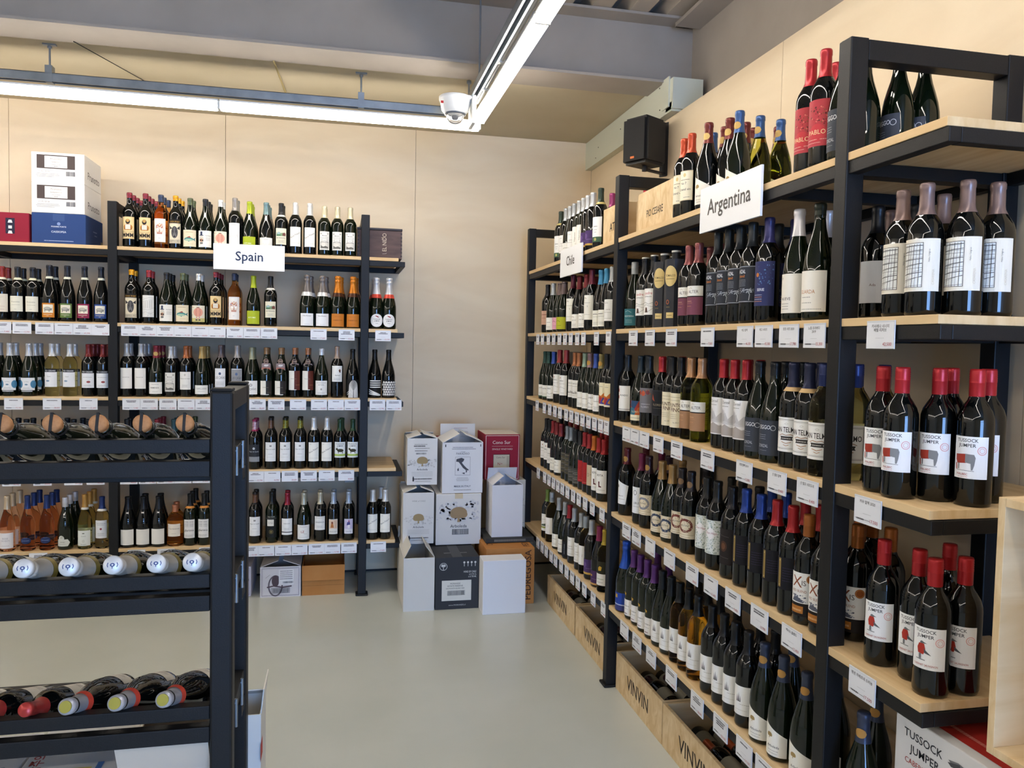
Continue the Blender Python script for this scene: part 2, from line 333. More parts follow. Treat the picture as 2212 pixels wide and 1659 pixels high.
# ================================================================ SHELVING RACKS
SZ = [2.0913, 1.6547, 1.2285, .7951, .3438]; RZ = [2.0625, 1.6529, 1.2372, .8197, .3850]; YS, XR, DEP, PH = 4.9, 1.2202, .51, 2.345
def rack(name, lab, posts, bays, zs, end0, end1, rot, origin):
    """rack built along local x with its front at local y=0"""
    o = empty(name, origin, rot)
    for px in posts:
        for y0 in (0, DEP-.05):
            q = MB(); q.box(px, px+.05, y0, y0+.05, .006, PH, b=.003); p = q.obj('post', M_BLACK, o)
            q = MB(); q.box(px-.013, px+.063, y0-.013, y0+(.063 if y0 == 0 else .05), 0, .012, b=.005); q.obj('foot_plate', M_BLACK, p)
        q = MB(); q.box(px+.001, px+.049, .0505, DEP-.0505, PH-.053, PH-.003, b=.002); q.obj('top_crossbar', M_BLACK, o)
    for z in zs:
        zb = z-.020
        for a, b in bays:
            q = MB(); q.box(a, b, .004, DEP-.02, zb, z, b=.0012); bo = q.obj('shelf_board', M_SHELFX, o)
        cuts = sorted(posts); segs = [end0]+[t for p in cuts for t in (p, p+.05)]+[end1]
        def bar(n, *b6):
            f = MB(); f.box(*b6, b=.002); f.obj(n, M_BLACK, o)
        for i in range(0, len(segs), 2):
            a, b = segs[i], segs[i+1]
            if b-a > .004: bar('front_bar', a, b, .006, .036, zb-.033, zb-.001); bar('rear_bar', a, b, DEP-.040, DEP-.010, zb-.033, zb-.001)
        for a, b in bays:
            n = max(1, int((b-a)/.55))
            for k in range(1, n): t = a+(b-a)*k/n; bar('cross_bar', t-.015, t+.015, .036, DEP-.04, zb-.033, zb-.001)
        for t in (end0, end1-.03): bar('cross_bar', t, t+.03, .036, DEP-.04, zb-.033, zb-.001)
        for p in cuts: bar('cross_bar', p+.002, p+.048, .0505, DEP-.0505, zb-.033, zb-.001)
    tag(o, lab, 'shelf'); return o
rack('shelving_rack', 'black steel rack with pine shelves under the Spain sign', (-2.712, -1.2929, .1257), [(-2.66, -1.2929+.02), (-1.2729, .352)], SZ, -2.712, .392, 0, (0, YS, 0))
# the rack along the right wall: local x runs from the far end toward the camera
RY = 5.1472
rack('shelving_rack', 'tall black steel rack with pine shelves under the Chile and Argentina signs', (0.0, RY-3.4377, RY-1.7973), [(.012, RY-3.4377+.025), (RY-3.4377+.027, RY-1.4226)], RZ, -.022, RY-1.418, -PI/2, (XR, RY, 0))

# ---- hanging country signs
def sign(t, loc, rz, lab, ink, h=44, mw=None):
    o = empty('country_sign', loc, rz); boxobj('sign_board', (-.2, .2, -.004, .004, -.075, .075), pmat('sign_white', '#f1f3f6', .4), o, bev=.0008)
    newobj('sign_lettering', print_mesh('sign_'+t, [('T', t, 0, -20, h, ink, mw)], base=.0046), o); tag(o, lab, 'sign'); return o
sign('Spain', (-.521, YS-.009, 2.056), 0, 'white rectangular sign reading Spain in navy letters', '#2d3a55', 55)
sign('Chile', (XR-.009, 4.085, 2.029), -PI/2, 'white rectangular sign reading Chile in dark letters', '#4d4a48', 52)
sign('Argentina', (XR-.009, 2.331, 2.041), -PI/2, 'white rectangular sign reading Argentina in grey letters', '#56524f', 52)

# ---- low display rack with lying bottles
FX, FY = -.236, 1.889
fr = empty('bottle_display_rack', (FX, FY, 0))
for px in (-.05, -1.45):
    for y0 in (0, .292):
        q = MB(); q.box(px, px+.05, y0, y0+.05, 0, 1.452, b=.006); q.box(px+.001, px+.049, y0-.001, y0+.051, 1.4505, 1.459, b=.004); q.obj('post', M_BLACK, fr)
    q = MB(); q.box(px+.001, px+.049, .0505, .2915, 1.405, 1.45, b=.002); q.obj('top_crossbar', M_BLACK, fr)
FROWS = (1.342, 1.030, .720)
for z in FROWS:
    q = MB(); q.box(-1.3995, -.0505, .004, .034, z-.032, z, b=.002); q.obj('front_rail', M_BLACK, fr)
    q = MB(); q.box(-1.3995, -.0505, .004, .034, z-.087, z-.050, b=.002); q.obj('lower_rail', M_BLACK, fr)
    q = MB(); q.box(-1.3995, -.0505, .225, .255, z-.134, z-.102, b=.002); q.obj('rear_rail', M_BLACK, fr)
    q = MB(); q.box(-1.3995, -.0505, .302, .332, z-.088, z-.056, b=.002); q.obj('rear_guard', M_BLACK, fr)
    q = MB(); q.box(-.044, -.006, .0505, .2915, z-.075, z-.035, b=.002); s_ = q.obj('side_bar', M_BLACK, fr)
    for y in (.10, .22): q = MB(); q.tube((-.003, y, z-.10), (-.003, y, z-.03), .004, 8); q.tube((-.003, y, z-.04), (-.03, y, z-.04), .004, 8); q.obj('hook', M_GALV, s_)
    for px in (-.05, -1.45): q = MB(); q.box(px+.004, px+.046, .2245, .2915, z-.134, z-.102); q.obj('rail_bracket', M_BLACK, fr)
tag(fr, 'low black steel rack displaying bottles lying on rails', 'rack')

# ================================================================ BOTTLES
PROF = {
 'B': [(0, .002), (.028, 0), (.0355, .002), (.0375, .010), (.0375, .182), (.0366, .194), (.0325, .208), (.0245, .222), (.0180, .232), (.0150, .242), (.0142, .284), (.0152, .2855), (.0152, .2965), (.0135, .300), (0, .300)],
 'G': [(0, .002), (.032, 0), (.0390, .002), (.0410, .010), (.0410, .128), (.0400, .142), (.0360, .166), (.0290, .192), (.0215, .216), (.0170, .236), (.0148, .256), (.0145, .284), (.0157, .2855), (.0157, .2955), (.014, .299), (0, .299)],
 'C': [(0, .002), (.035, 0), (.0425, .003), (.0445, .012), (.0445, .125), (.0435, .142), (.0385, .170), (.0300, .200), (.0225, .226), (.0180, .250), (.0165, .278), (.0180, .2795), (.0180, .286), (.0165, .290), (0, .290)],
 'P': [(0, .002), (.031, 0), (.0385, .003), (.0395, .010), (.0375, .045), (.0365, .080), (.0385, .115), (.0390, .135), (.0350, .165), (.0260, .195), (.0185, .220), (.0150, .245), (.0142, .284), (.0152, .2855), (.0152, .296), (0, .299)],
 'Q': [(0, .002), (.036, 0), (.0440, .003), (.0455, .010), (.0455, .150), (.0440, .163), (.0350, .176), (.0220, .188), (.0170, .200), (.0160, .225), (.0170, .227), (.0170, .238), (0, .241)],
}
def prof_r(sh, z):
    p = PROF[sh]
    for (r0, z0), (r1, z1) in zip(p[1:], p[2:]):
        if z0 <= z <= z1 and z1 > z0: return r0+(r1-r0)*(z-z0)/(z1-z0)
    return p[-2][0]
BODY = {}
def body_mesh(sh, g):
    if (sh, g) not in BODY:
        q = MB(); q.lathe(PROF[sh], 28); BODY[sh, g] = q.mesh('bottle_%s_%s' % (sh, g), G[g])
    return BODY[sh, g]
CAPS = {}
def cap_mesh(sh, col, style, extra=None):
    k = (sh, col, style, extra)
    if k in CAPS: return CAPS[k]
    top = PROF[sh][-1][1]; q = MB(); mats = [foil(col)]; e = .0007
    if style == 'm':      # sparkling wine: foil over mushroom cork
        zs = .196; pts = [(prof_r(sh, z)+e, z) for z in [zs+i*(.276-zs)/8 for i in range(9)]]
        pts += [(.0190, .279), (.0195, .287), (.0172, .291), (.0168, .296), (.0190, .301), (.0195, .311), (.0165, .316), (0, .317)]
        q.lathe(pts, 28)
        if extra: mats.append(foil(extra)); pts = [(prof_r(sh, z)+e*2, z) for z in (zs-.006, zs+.002, zs+.012, zs+.018)]; q.lathe(pts, 28, 1)
        q.tube((0, 0, .3165), (0, 0, .3172), .012, 14, 0)
    else:
        z0 = {'f': top-.062, 's': top-.060, 'w': top-.040, 'l': top-.072, 'x': top-.030}[style]
        pts = [(prof_r(sh, z)+e, z) for z in [z0+i*(top-.017-z0)/5 for i in range(6)]]
        if style == 's':
            rr = .0153+e; pts = [(rr-.0006, z0), (rr, z0+.002), (rr, top-.030), (rr+.0006, top-.029), (rr, top-.028)]
            for k2 in range(4): pts += [(rr+.0005, top-.026+k2*.005), (rr-.0002, top-.0235+k2*.005)]
            pts += [(rr, top-.004), (rr-.0012, top+.0006), (0, top+.0008)]
        else: pts += [(prof_r(sh, top-.013)+e, top-.0142), (prof_r(sh, top-.006)+e, top-.004), (prof_r(sh, top-.006)-.001, top+.0006), (0, top+.0009)]
        q.lathe(pts, 24)
        if extra and extra.startswith('band'):    # pale paper seal under the capsule
            mats.append(paper('#'+extra[4:])); q.lathe([(prof_r(sh, z)+e*1.5, z) for z in (z0-.010, z0-.002, z0+.002)], 24, 1)
        elif extra and extra.startswith('top'):
            mats.append(paper('#'+extra[3:])); q.lathe([(.0164, top-.004), (.0164, top+.0014), (0, top+.0016)], 24, 1)
        elif extra and extra.startswith('spiral'):
            mats.append(foil('#'+extra[6:])); n = 6
            for i in range(n):
                zb = z0+.006+i*.0085; vs = []; K = 24
                for j in range(K+1):
                    a = 2*PI*j/K; zz = zb+.0085*j/K; rr = prof_r(sh, min(zz, top-.018))+e*2
                    vs += [(rr*math.cos(a), rr*math.sin(a), zz), (rr*math.cos(a), rr*math.sin(a), zz+.0038)]
                q.add(vs, [(2*j, 2*j+2, 2*j+3, 2*j+1) for j in range(K)], 1, True)
        elif extra and extra.startswith('seal'):
            mats.append(paper('#'+extra[4:])); zc = (z0+top)/2-.012; rr = max(prof_r(sh, zc-.011), prof_r(sh, zc))+e*2.0; vs = []; K = 10
            for j in range(K+1):
                t = -1+2*j/K; a_ = .85*t; hh = .0118*math.sqrt(max(0, 1-t*t))+1e-5; vs += [(rr*math.sin(a_), -rr*math.cos(a_), zc-hh), (rr*math.sin(a_), -rr*math.cos(a_), zc+hh)]
            q.add(vs, [(2*j, 2*j+2, 2*j+3, 2*j+1) for j in range(K)], 1, True)
    CAPS[k] = q.mesh('capsule', mats); return CAPS[k]

INK, GREY, RED, GOLD = '#2a2626', '#8d8984', '#a8322f', '#b8934a'
def L(w, h, z, bgc, *art): return (w, h, z, bgc, art)
def small(y0, n, w=36, c=GREY, dy=5): return [('l', 0, y0+i*dy, w-(i % 2)*8, 1.3, c) for i in range(n)]
def tree(x, y, s, c): return [('e', x, y+s*.62, s*.55, s*.38, c), ('e', x-s*.28, y+s*.5, s*.28, s*.24, c), ('e', x+s*.3, y+s*.5, s*.28, s*.24, c), ('p', [(x-s*.09, y), (x+s*.09, y), (x+s*.05, y+s*.4), (x-s*.05, y+s*.4)], c)]
def arbol(h, w=66): return [('p', [(-w/2, 0), (w/2, 0), (w/2, h*.60), (-w/2, h)], '#efece2')]+tree(-w*.22, h*.52, 17, '#a48a58')+[('t', 'Arboleda', -4, h*.26, 7.5, INK, 40)]+[('l', -4, h*.16, 36, 1.2, GREY), ('l', -4, h*.08, 28, 1.2, GREY)]
def rhino(c): return L(70, 76, 20, c, ('r', 0, 24, 54, 44, '#ece4cf'), ('e', -2, 46, 18, 10, '#8d8a80'), ('e', 15, 42, 7, 6, '#8d8a80'), ('p', [(20, 44), (25, 52), (19, 48)], '#6f6c64'), ('e', -2, 48, 15, 7, '#b9b4a6'), ('r', -14, 30, 5, 10, '#8d8a80'), ('r', 8, 30, 5, 10, '#8d8a80'), ('l', 0, 14, 46, 2.5, '#e9dcc0'), ('l', 0, 7, 10, 2, '#e9dcc0'))
def crestlab(): return L(62, 112, 32, '#e9e6dd', ('f', 0, 2, 58, 108, 1, '#b9b5aa'), ('e', -20, 98, 5, 5, '#b0aca2'), ('e', 20, 98, 5, 5, '#b0aca2'), ('T', 'Marques', 0, 84, 6, '#5a554c', 44), ('l', 0, 74, 50, 1.8, GREY), ('l', 0, 66, 40, 1.6, GREY), ('e', -16, 58, 4, 4, '#c9c4b8'), ('e', 16, 58, 4, 4, '#c9c4b8'), ('r', 0, 8, 48, 40, '#8f8c84'), ('r', 0, 11, 43, 34, '#dad6cb'), ('p', [(-21, 11), (21, 11), (21, 18), (6, 24), (-8, 19), (-21, 27)], '#6d6a63'), ('w', [(-22, 48), (0, 55), (22, 48)], 2, '#8f8c84'))
def diaglab(): return L(68, 112, 44, '#efece2', ('t', 'Bene Palacio', 2, 62, 10, '#6b665e', 66, .52), ('l', 0, 18, 52, 1.4, '#b7b2a6'), ('l', -18, 100, 10, 1.6, GREY))
def dmin(c='#efece2', t=None, w=66, h=92, z=46): return L(w, h, z, c, *( [('t', t, 0, h*.6, 7, INK, w-14)] if t else []), *small(h*.18, 3), ('l', 0, h*.5, 30, 1.4, GREY))
def low(c='#eeeae0', t=None, w=70, h=66, z=16, tc=INK, hh=7): return L(w, h, z, c, *([('t', t, 0, h*.55, hh, tc, w-12)] if t else [('l', 0, h*.6, 34, 2, tc)]), *small(h*.14, 3))
def tj(animal): return L(74, 92, 62, '#f1f2f3', ('T', 'TUSSOCK', -6, 80, 7.5, '#33383d', 44), ('T', 'JUMPER', -6, 69, 7.5, '#33383d', 40), ('o', 24, 62, 9.5, 9.5, 1.6, '#e2a8a8'), ('o', 24, 62, 5.5, 5.5, .9, '#e2a8a8'), *animal)
COW = [('p', [(-30, 52), (-6, 54), (-6, 34), (-26, 32), (-30, 40)], '#a23a2b'), ('p', [(-8, 54), (9, 53), (12, 46), (10, 30), (7, 19), (4, 19), (3, 33), (-8, 35)], '#85878a'), ('p', [(-30, 34), (-27, 32), (-26, 19), (-29, 19)], '#a23a2b'), ('r', -22, 20, 3, 13, '#777'+'7'*3), ('w', [(-28, 18), (10, 17)], .8, '#44484c'), ('t', 'MALBEC', -14, 7, 5, RED, 24), ('l', -12, 3, 22, 1, '#d9a0a0')]
BIRD = [('e', -12, 58, 4, 3.6, '#6d7175'), ('p', [(-9, 60), (-1, 57), (-9, 56.5)], '#55595c'), ('p', [(-18, 56), (-7, 56), (-4, 44), (-8, 32), (-20, 34), (-22, 46)], '#b0362a'), ('p', [(-8, 46), (8, 32), (-6, 36)], '#5d6166'), ('r', -15, 22, 5, 11, '#75797d'), ('w', [(-24, 21), (-4, 20)], 1.6, '#75797d'), ('t', 'CABERNET SAUVIGNON', -4, 7, 4.6, RED, 50)]
TELMO = L(80, 98, 46, '#f0efec', ('f', 0, 8, 76, 84, .9, '#3a3432'), ('f', 0, 11, 71, 78, .5, '#7b726b'), ('T', 'SAN TELMO', -3, 56, 15, '#2b2725', 72), ('w', [(-22, 46), (-12, 50), (0, 47), (12, 50), (22, 46)], 1.6, '#a06a3c'), ('p', [(-19, 33), (19, 33), (16, 38), (19, 44), (-19, 44), (-16, 38)], '#3b3837'), ('l', 0, 37, 26, 2, '#d9d4cb'), ('w', [(-14, 28), (0, 24), (14, 28)], 1.6, '#b07a4a'), ('w', [(-8, 20), (0, 17), (8, 20)], 1.4, '#b07a4a'), ('o', 0, 80, 5, 2.5, .6, '#a9a29a'))
def altr(c): return L(78, 104, 40, '#eeebe2', ('r', 0, 0, 78, 64, c), ('r', 0, 64, 78, 4, '#2b2626'), ('t', 'ALTER', 2, 78, 11, '#4a4542', 40), ('w', [(-14, 94), (-8, 98), (-2, 94)], 1, '#a78a5a'), ('l', -14, 48, 22, 1.6, '#e0b58a'), ('l', -12, 42, 26, 1.2, '#c98f6a'), ('l', -14, 30, 20, 1.2, '#d39a6a'))
ANZ = L(80, 108, 62, '#2e323b', ('f', 0, 2, 77, 104, 1.2, '#c4c9d2'), ('T', 'ANZAL', -16, 86, 11, '#dfe3e8', 34), ('T', 'blend', -14, 74, 8, '#c9752f', 26), *[('l', -14, 66-i*4.4, 32, 1.2, '#8d949e') for i in range(5)], ('w', [(14, 6), (16, 24), (10, 32), (22, 36), (8, 38), (-10, 34)], 2.4, '#aeb4bd'), ('s', 6, 28, 48, 14, 40, 1.5, ['#b9bfc7', '#8d949e']))
GGO = L(72, 104, 22, '#3b404a', ('T', 'EGGO', -6, 78, 12, '#d9dce0', 36), ('o', 20, 82, 8, 8, 1.6, '#c3c7cd'), *[('l', -14, 60-i*6, 26, 1.2, '#9aa0a8') for i in range(3)], ('t', 'ZORZAL', -10, 24, 9, '#c3c7cd', 34), ('l', -10, 14, 26, 1.1, '#8c929a'))
AA = L(66, 92, 40, '#efeeea', ('p', [(-16, 42), (-11, 42), (-13, 66)], '#4a4644'), ('p', [(-10, 42), (-5, 42), (-7, 72)], '#3a3634'), ('p', [(-4, 42), (0, 42), (-2, 62)], '#4a4644'), ('l', 12, 34, 34, 1.4, '#b3ada3'), ('l', 0, 16, 40, 1.2, '#c3bdb2'))
ORN = lambda c: L(76, 84, 56, '#e6d9bd', ('f', 0, 14, 70, 66, .9, '#9a8a66'), ('o', 0, 48, 30, 26, 9, c), ('s', 0, 22, 56, 52, 70, 2.0, [c, '#cdbf9f']), ('r', 0, 40, 30, 16, '#e6d9bd'), ('t', 'RUTINI', 0, 45, 7, '#5a4a3a', 28), ('r', 0, 2, 66, 9, '#eee3cb'), ('l', 0, 5, 44, 2, '#a08a60'))
PLATE = L(70, 90, 70, '#14131a', ('r', -20, 6, 10, 80, '#8f7844'), ('e', -20, 12, 1.6, 1.6, '#d8c48a'), ('e', -20, 80, 1.6, 1.6, '#d8c48a'), *[('l', 8, 60-i*7, 34, 1.1, '#3a3350') for i in range(6)])
GOAT = lambda: L(78, 70, 16, '#eeecea', ('r', 22, 6, 16, 26, '#a88a48'), ('t', 'cordero', -8, 40, 7, '#3a3634', 34), ('l', -10, 28, 30, 1.4, GREY), ('l', -12, 8, 22, 3, '#7a2f45'), ('e', -14, 96, 6, 4.5, '#c39a3e'), ('r', -17, 88, 2.2, 7, '#c39a3e'), ('r', -11, 88, 2.2, 7, '#c39a3e'), ('e', -20, 100, 3, 2.6, '#c39a3e'))
NECK = lambda c: L(72, 84, 16, '#211c1a', ('r', -18, 0, 36, 84, '#ece7da'), ('r', 9, 0, 18, 4, '#ece7da'), ('t', 'Valserrano', 6, 44, 6, '#c9b48a', 60), ('r', 18, 6, 36, 74, c), ('t', 'Valserrano', -2, 42, 6, '#8a7f6c', 60), ('l', 20, 14, 24, 1.4, '#8a7a62'))
D = {}
def dz(k, desc, sh, g, cap, lab, hs=1.0, extra=None): D[k] = dict(desc=desc, sh=sh, g=g, cap=cap, lab=lab, hs=hs, extra=extra)
MMMART = [('o', 0, 0, 0, 0, 0, INK)][:0]+[('f', 0, 2, 66, 116, 1, '#c9a56a'), ('e', 0, 64, 25, 17, '#b7772f'), ('e', -13, 56, 10, 8, '#a5682a'), ('e', 13, 56, 10, 8, '#a5682a'), ('r', 0, 52, 27, 26, '#efe7d8'), *[('r', 0, 56+i*5, 24, .9, '#8a8276') for i in range(5)], ('e', 0, 94, 12, 14, '#2a211d'), ('e', 0, 99, 8, 8, '#d2a45c'), ('w', [(-6, 98), (0, 101), (6, 98)], 1.4, '#2a211d'), ('r', 0, 38, 64, 1, '#3a2f26'), ('T', 'MMM', 0, 9, 24, '#2a211d', 58)]
dz('mmm', 'red wine bottle with tan bearded man MMM label', 'B', 'k', ('#7f2a36', 'x'), L(70, 120, 44, '#e6cb95', *MMMART), 1.04)
dz('sugar', 'amber bottle with white label of a flowered skull', 'B', 's', ('#2f3a52', 'w'), L(68, 130, 34, '#eee9e2', ('e', 0, 74, 24, 30, '#e3d3c4'), ('s', 0, 66, 40, 36, 46, 3.0, ['#b0503a', '#c98a3a', '#8a6a8a', '#d9a08a', '#c05a4a']), ('e', -10, 70, 8, 7, '#f4efe8'), ('e', 10, 70, 8, 7, '#f4efe8'), ('p', [(-4, 56), (4, 56), (0, 64)], '#8a5a4a'), ('r', 0, 44, 28, 10, '#b9735c'), *[('r', -10+i*5, 45, 1, 8, '#efe4d8') for i in range(5)], ('l', 0, 20, 10, 1.6, GREY)), 1.03)
dz('boar', 'red wine bottle with cream label of a boar head', 'B', 'k', ('#d99a20', 'x'), L(70, 134, 30, '#e3d6b8', ('r', 0, 112, 70, 22, '#17130f'), ('t', 'CASA ROJO', 0, 117, 9, '#c99b45', 60), ('f', 0, 2, 66, 106, .8, '#5a5046'), ('e', 0, 62, 18, 34, '#4c4a4a'), ('p', [(-12, 84), (-30, 98), (-28, 76)], '#3b3939'), ('p', [(12, 84), (30, 98), (28, 76)], '#3b3939'), ('e', 0, 44, 10, 15, '#6d6a68'), ('p', [(-7, 34), (0, 46), (7, 34)], '#2a2828'), ('e', -9, 68, 2.6, 2.2, '#1a1818'), ('e', 9, 68, 2.6, 2.2, '#1a1818'), ('w', [(0, 90), (0, 56)], 2, '#8a8784'), ('f', 0, 5, 58, 15, .9, '#4a4038'), ('t', 'ENEMIGO MIO', 0, 9, 8, '#3a322c', 52)), 1.03)
dz('fish', 'dark wine bottle with cream label of a blue fish', 'G', 'n', ('#5d6448', 'w'), L(82, 96, 16, '#e6d9b9', ('e', -4, 42, 27, 11, '#4f8f8a'), ('e', -6, 38, 24, 6, '#a8c6a8'), ('p', [(20, 42), (36, 54), (31, 42), (36, 30)], '#3f7a7a'), ('p', [(-16, 52), (2, 60), (10, 51)], '#a8483a'), ('p', [(-26, 46), (-33, 40), (-26, 36)], '#5a8fb0'), ('e', -22, 44, 1.7, 1.7, '#1f2a2a'), ('p', [(-6, 32), (-2, 26), (2, 32)], '#3f7a7a'), ('l', 0, 82, 44, 2.2, '#a8865a'), ('l', 6, 16, 34, 1.4, '#b79a68')), 1.0)
dz('hatskull', 'dark wine bottle with white label of a skull in hat', 'G', 'n', ('#262629', 'w'), L(82, 96, 16, '#ece8de', ('e', -18, 44, 15, 22, '#d8d2c2'), ('e', -18, 40, 11, 9, '#c98f6c'), ('e', -23, 40, 4.6, 5, '#2a2828'), ('e', -11, 38, 4.6, 5, '#4a4644'), ('r', -18, 18, 17, 10, '#3a3838'), *[('r', -24+i*4, 19, 1, 8, '#d8d2c2') for i in range(4)], ('r', -18, 70, 12, 20, '#343c58'), ('r', -18, 66, 24, 4, '#343c58'), ('t', 'The Flower', 20, 64, 6, INK, 32), *[('l', 20, 54-i*5, 26, 1.4, GREY) for i in range(4)]))
dz('pink', 'dark wine bottle with label of a round pink figure', 'G', 'n', ('#d9d8d4', 'w'), L(82, 96, 16, '#e7dfc8', ('r', 0, 0, 82, 22, '#cfc47f'), ('e', 0, 56, 27, 26, '#e2a08a'), ('w', [(-9, 80), (-12, 56), (-9, 34)], 1.6, '#9a5340'), ('w', [(9, 80), (12, 56), (9, 34)], 1.6, '#9a5340'), ('r', 0, 82, 16, 4, '#7a4a3a'), ('r', -7, 14, 7, 20, '#d8a89a'), ('r', 7, 14, 7, 20, '#d8a89a'), ('r', -8, 8, 11, 6, '#3a2e2c'), ('r', 8, 8, 11, 6, '#3a2e2c'), ('l', -30, 84, 14, 2, '#b0503a'), ('l', -31, 40, 10, 1.6, '#a8865a')))
dz('sketchgrey', 'dark wine bottle with white sketch label and grey capsule', 'B', 'k', ('#8d8884', 'l'), L(68, 124, 34, '#e9e8e4', ('l', 0, 112, 26, 2, '#b5b1aa'), ('w', [(-20, 60), (-8, 66), (-6, 44), (2, 60)], .8, '#c0bcb4'), ('w', [(6, 66), (8, 42), (18, 60), (20, 44)], .8, '#c0bcb4'), ('w', [(-24, 50), (24, 54)], .7, '#cac6be')), 1.05)
dz('lime', 'dark burgundy bottle with lime green label and capsule', 'G', 'n', ('#a9b52c', 'l'), L(84, 78, 12, '#aebb2c', ('T', 'NOTO MAR', -8, 34, 8, '#eef0d0', 44)), 1.0)
dz('teal', 'dark wine bottle with low white label and teal capsule', 'G', 'k', ('#6f8a8c', 'l'), L(84, 74, 14, '#e8e6de', ('l', 0, 62, 24, 1.8, GREY), ('w', [(-22, 36), (-12, 40), (-10, 24), (0, 40), (6, 26), (20, 38)], .8, '#bdb8ae')))
dz('land', 'dark wine bottle with cream landscape label, black capsule', 'B', 'k', ('#222224', 'l'), L(68, 96, 52, '#e7e0c6', ('p', [(-28, 50), (28, 50), (28, 60), (10, 70), (-10, 64), (-28, 72)], '#7f9a72'), ('p', [(-28, 62), (-14, 76), (0, 68), (-10, 60)], '#9db6b8'), ('p', [(8, 52), (28, 52), (28, 66), (18, 72), (8, 64)], '#7a4a42'), ('p', [(-28, 50), (2, 50), (-6, 58), (-28, 60)], '#4f7a5a'), ('T', 'BELTRESSORIA', 0, 36, 6, '#5a5046', 54), *small(12, 3, 34)), 1.0, 'bandd9d6cc')
dz('diag', 'dark wine bottle with white label bearing diagonal script', 'B', 'k', ('#d3d2cf', 'l'), diaglab(), 1.03)
dz('crest', 'dark wine bottle with shaped white engraved chateau label', 'B', 'n', ('#cfc4a4', 'l'), crestlab(), .99)
dz('crestsil', 'dark wine bottle with shaped engraved label, silver capsule', 'B', 'k', ('#b4b6b8', 'l'), crestlab(), .99)
dz('ruin', 'red capped bottle with white pencil sketch ruin label', 'B', 'k', ('#8f2c34', 'w'), L(70, 122, 36, '#e6e4de', ('w', [(-34, 96), (10, 110), (34, 106)], .9, '#8f8b84'), ('w', [(-34, 86), (34, 100)], .9, '#a5a19a'), *[('r', -22+i*11, 50, 4, 36+i*2, '#c9c5bd') for i in range(5)], ('w', [(-34, 44), (0, 40), (34, 52)], .9, '#8f8b84'), ('w', [(-34, 20), (-10, 30), (14, 16), (34, 30)], .9, '#a5a19a'), ('s', 14, 6, 30, 22, 22, 1.6, ['#b5b1a9', '#cbc7bf'])), 1.03)
dz('cavawhite', 'sparkling wine bottle with white label and grey foil', 'C', 'n', ('#77706c', 'm'), L(86, 74, 10, '#efefee', ('t', 'Clos Amador', 0, 56, 8, '#5a5652', 52), ('l', 0, 8, 30, 1.2, GREY)), 1.0, '#e6e5e2')
dz('cavaorange', 'sparkling wine bottle with orange label and orange foil', 'C', 'n', ('#c9781f', 'm'), L(86, 78, 8, '#c87a2c', ('l', 0, 60, 40, 1.4, '#8a4a18'), ('T', 'UNUM BRUT & CO', 0, 36, 6, '#5f2f12', 56), ('l', 0, 16, 30, 1.2, '#a85f20')), 1.0, '#4a2a1a')
dz('cavaround', 'sparkling wine bottle with round white label, red collar', 'C', 'n', ('#c9cacc', 'm'), (84, 80, 12, None, [('e', 0, 40, 41, 40, '#eceae6'), ('p', [(-6, 64), (14, 56), (8, 66), (-10, 70)], '#9a3030'), ('T', 'TUSSOCK', 0, 44, 7, '#33383d', 46), ('T', 'JUMPER', 0, 33, 7, '#33383d', 40), ('t', 'Cava', 0, 20, 6, '#55504c', 18)]), 1.0, '#cf4a3a')
dz('plainwhite', 'dark bottle with tall plain white label, silver capsule', 'B', 'k', ('#a9abae', 'l'), L(70, 116, 46, '#ebe8e2', ('t', 'MALPASTOR', 0, 62, 5, '#7a756e', 40)), 1.03)
dz('tremenda', 'burgundy bottle with low label, gold-sealed red capsule', 'G', 'n', ('#7a2433', 'l'), L(82, 68, 18, '#efede8', ('l', 0, 54, 40, 1.6, GREY), ('T', 'TREMENDA', -4, 32, 7, '#4a4644', 60), ('l', 0, 12, 30, 1.4, GREY)), 1.0, 'sealb99a5c')
dz('copperwhite', 'dark wine bottle with white label and copper capsule', 'B', 'k', ('#9c5a34', 'l'), L(68, 104, 44, '#edebe5', ('e', 0, 86, 5, 7, '#c7c3ba'), ('t', 'Marques de Vargas', 0, 62, 6, '#5f5a54', 56), *small(16, 3, 34)))
dz('lowgold', 'dark burgundy bottle with low white label, gold capsule', 'G', 'n', ('#a58a55', 'l'), L(84, 52, 18, '#ecebe5', ('t', 'CAPELLANIA', 0, 28, 8, '#8d8880', 62), ('l', 0, 16, 40, 1.3, GREY)))
dz('canas', 'dark wine bottle with white label reading CANAS', 'B', 'k', ('#5a5052', 'l'), L(66, 118, 48, '#e8e8ea', ('e', 0, 88, 7, 8, '#4a5a7a'), ('t', 'LUIS CAÑAS', 0, 58, 15, '#5a5a60', 60), *small(20, 5, 50)), 1.03)
dz('canasgrey', 'dark wine bottle with framed grey label', 'B', 'k', ('#9a9694', 'l'), L(66, 118, 48, '#8f9094', ('f', 0, 2, 64, 114, 2.4, '#e8e8ea'), ('e', 0, 86, 7, 8, '#566a92'), ('t', 'LUIS CAÑAS', 0, 56, 15, '#4f5056', 58)), 1.03)
dz('lowolive', 'dark burgundy bottle with low white label, olive capsule', 'G', 'n', ('#8f9078', 'l'), L(84, 82, 18, '#eceae6', ('o', 0, 56, 8, 8, 3, '#6d6a62'), ('t', 'LUIS CAÑAS', 0, 26, 13, '#6a6660', 66)))
dz('necktag', 'dark bottle with half white label and buffalo neck tag', 'G', 'n', ('#8a6a4a', 'w'), NECK('#2a2522'))
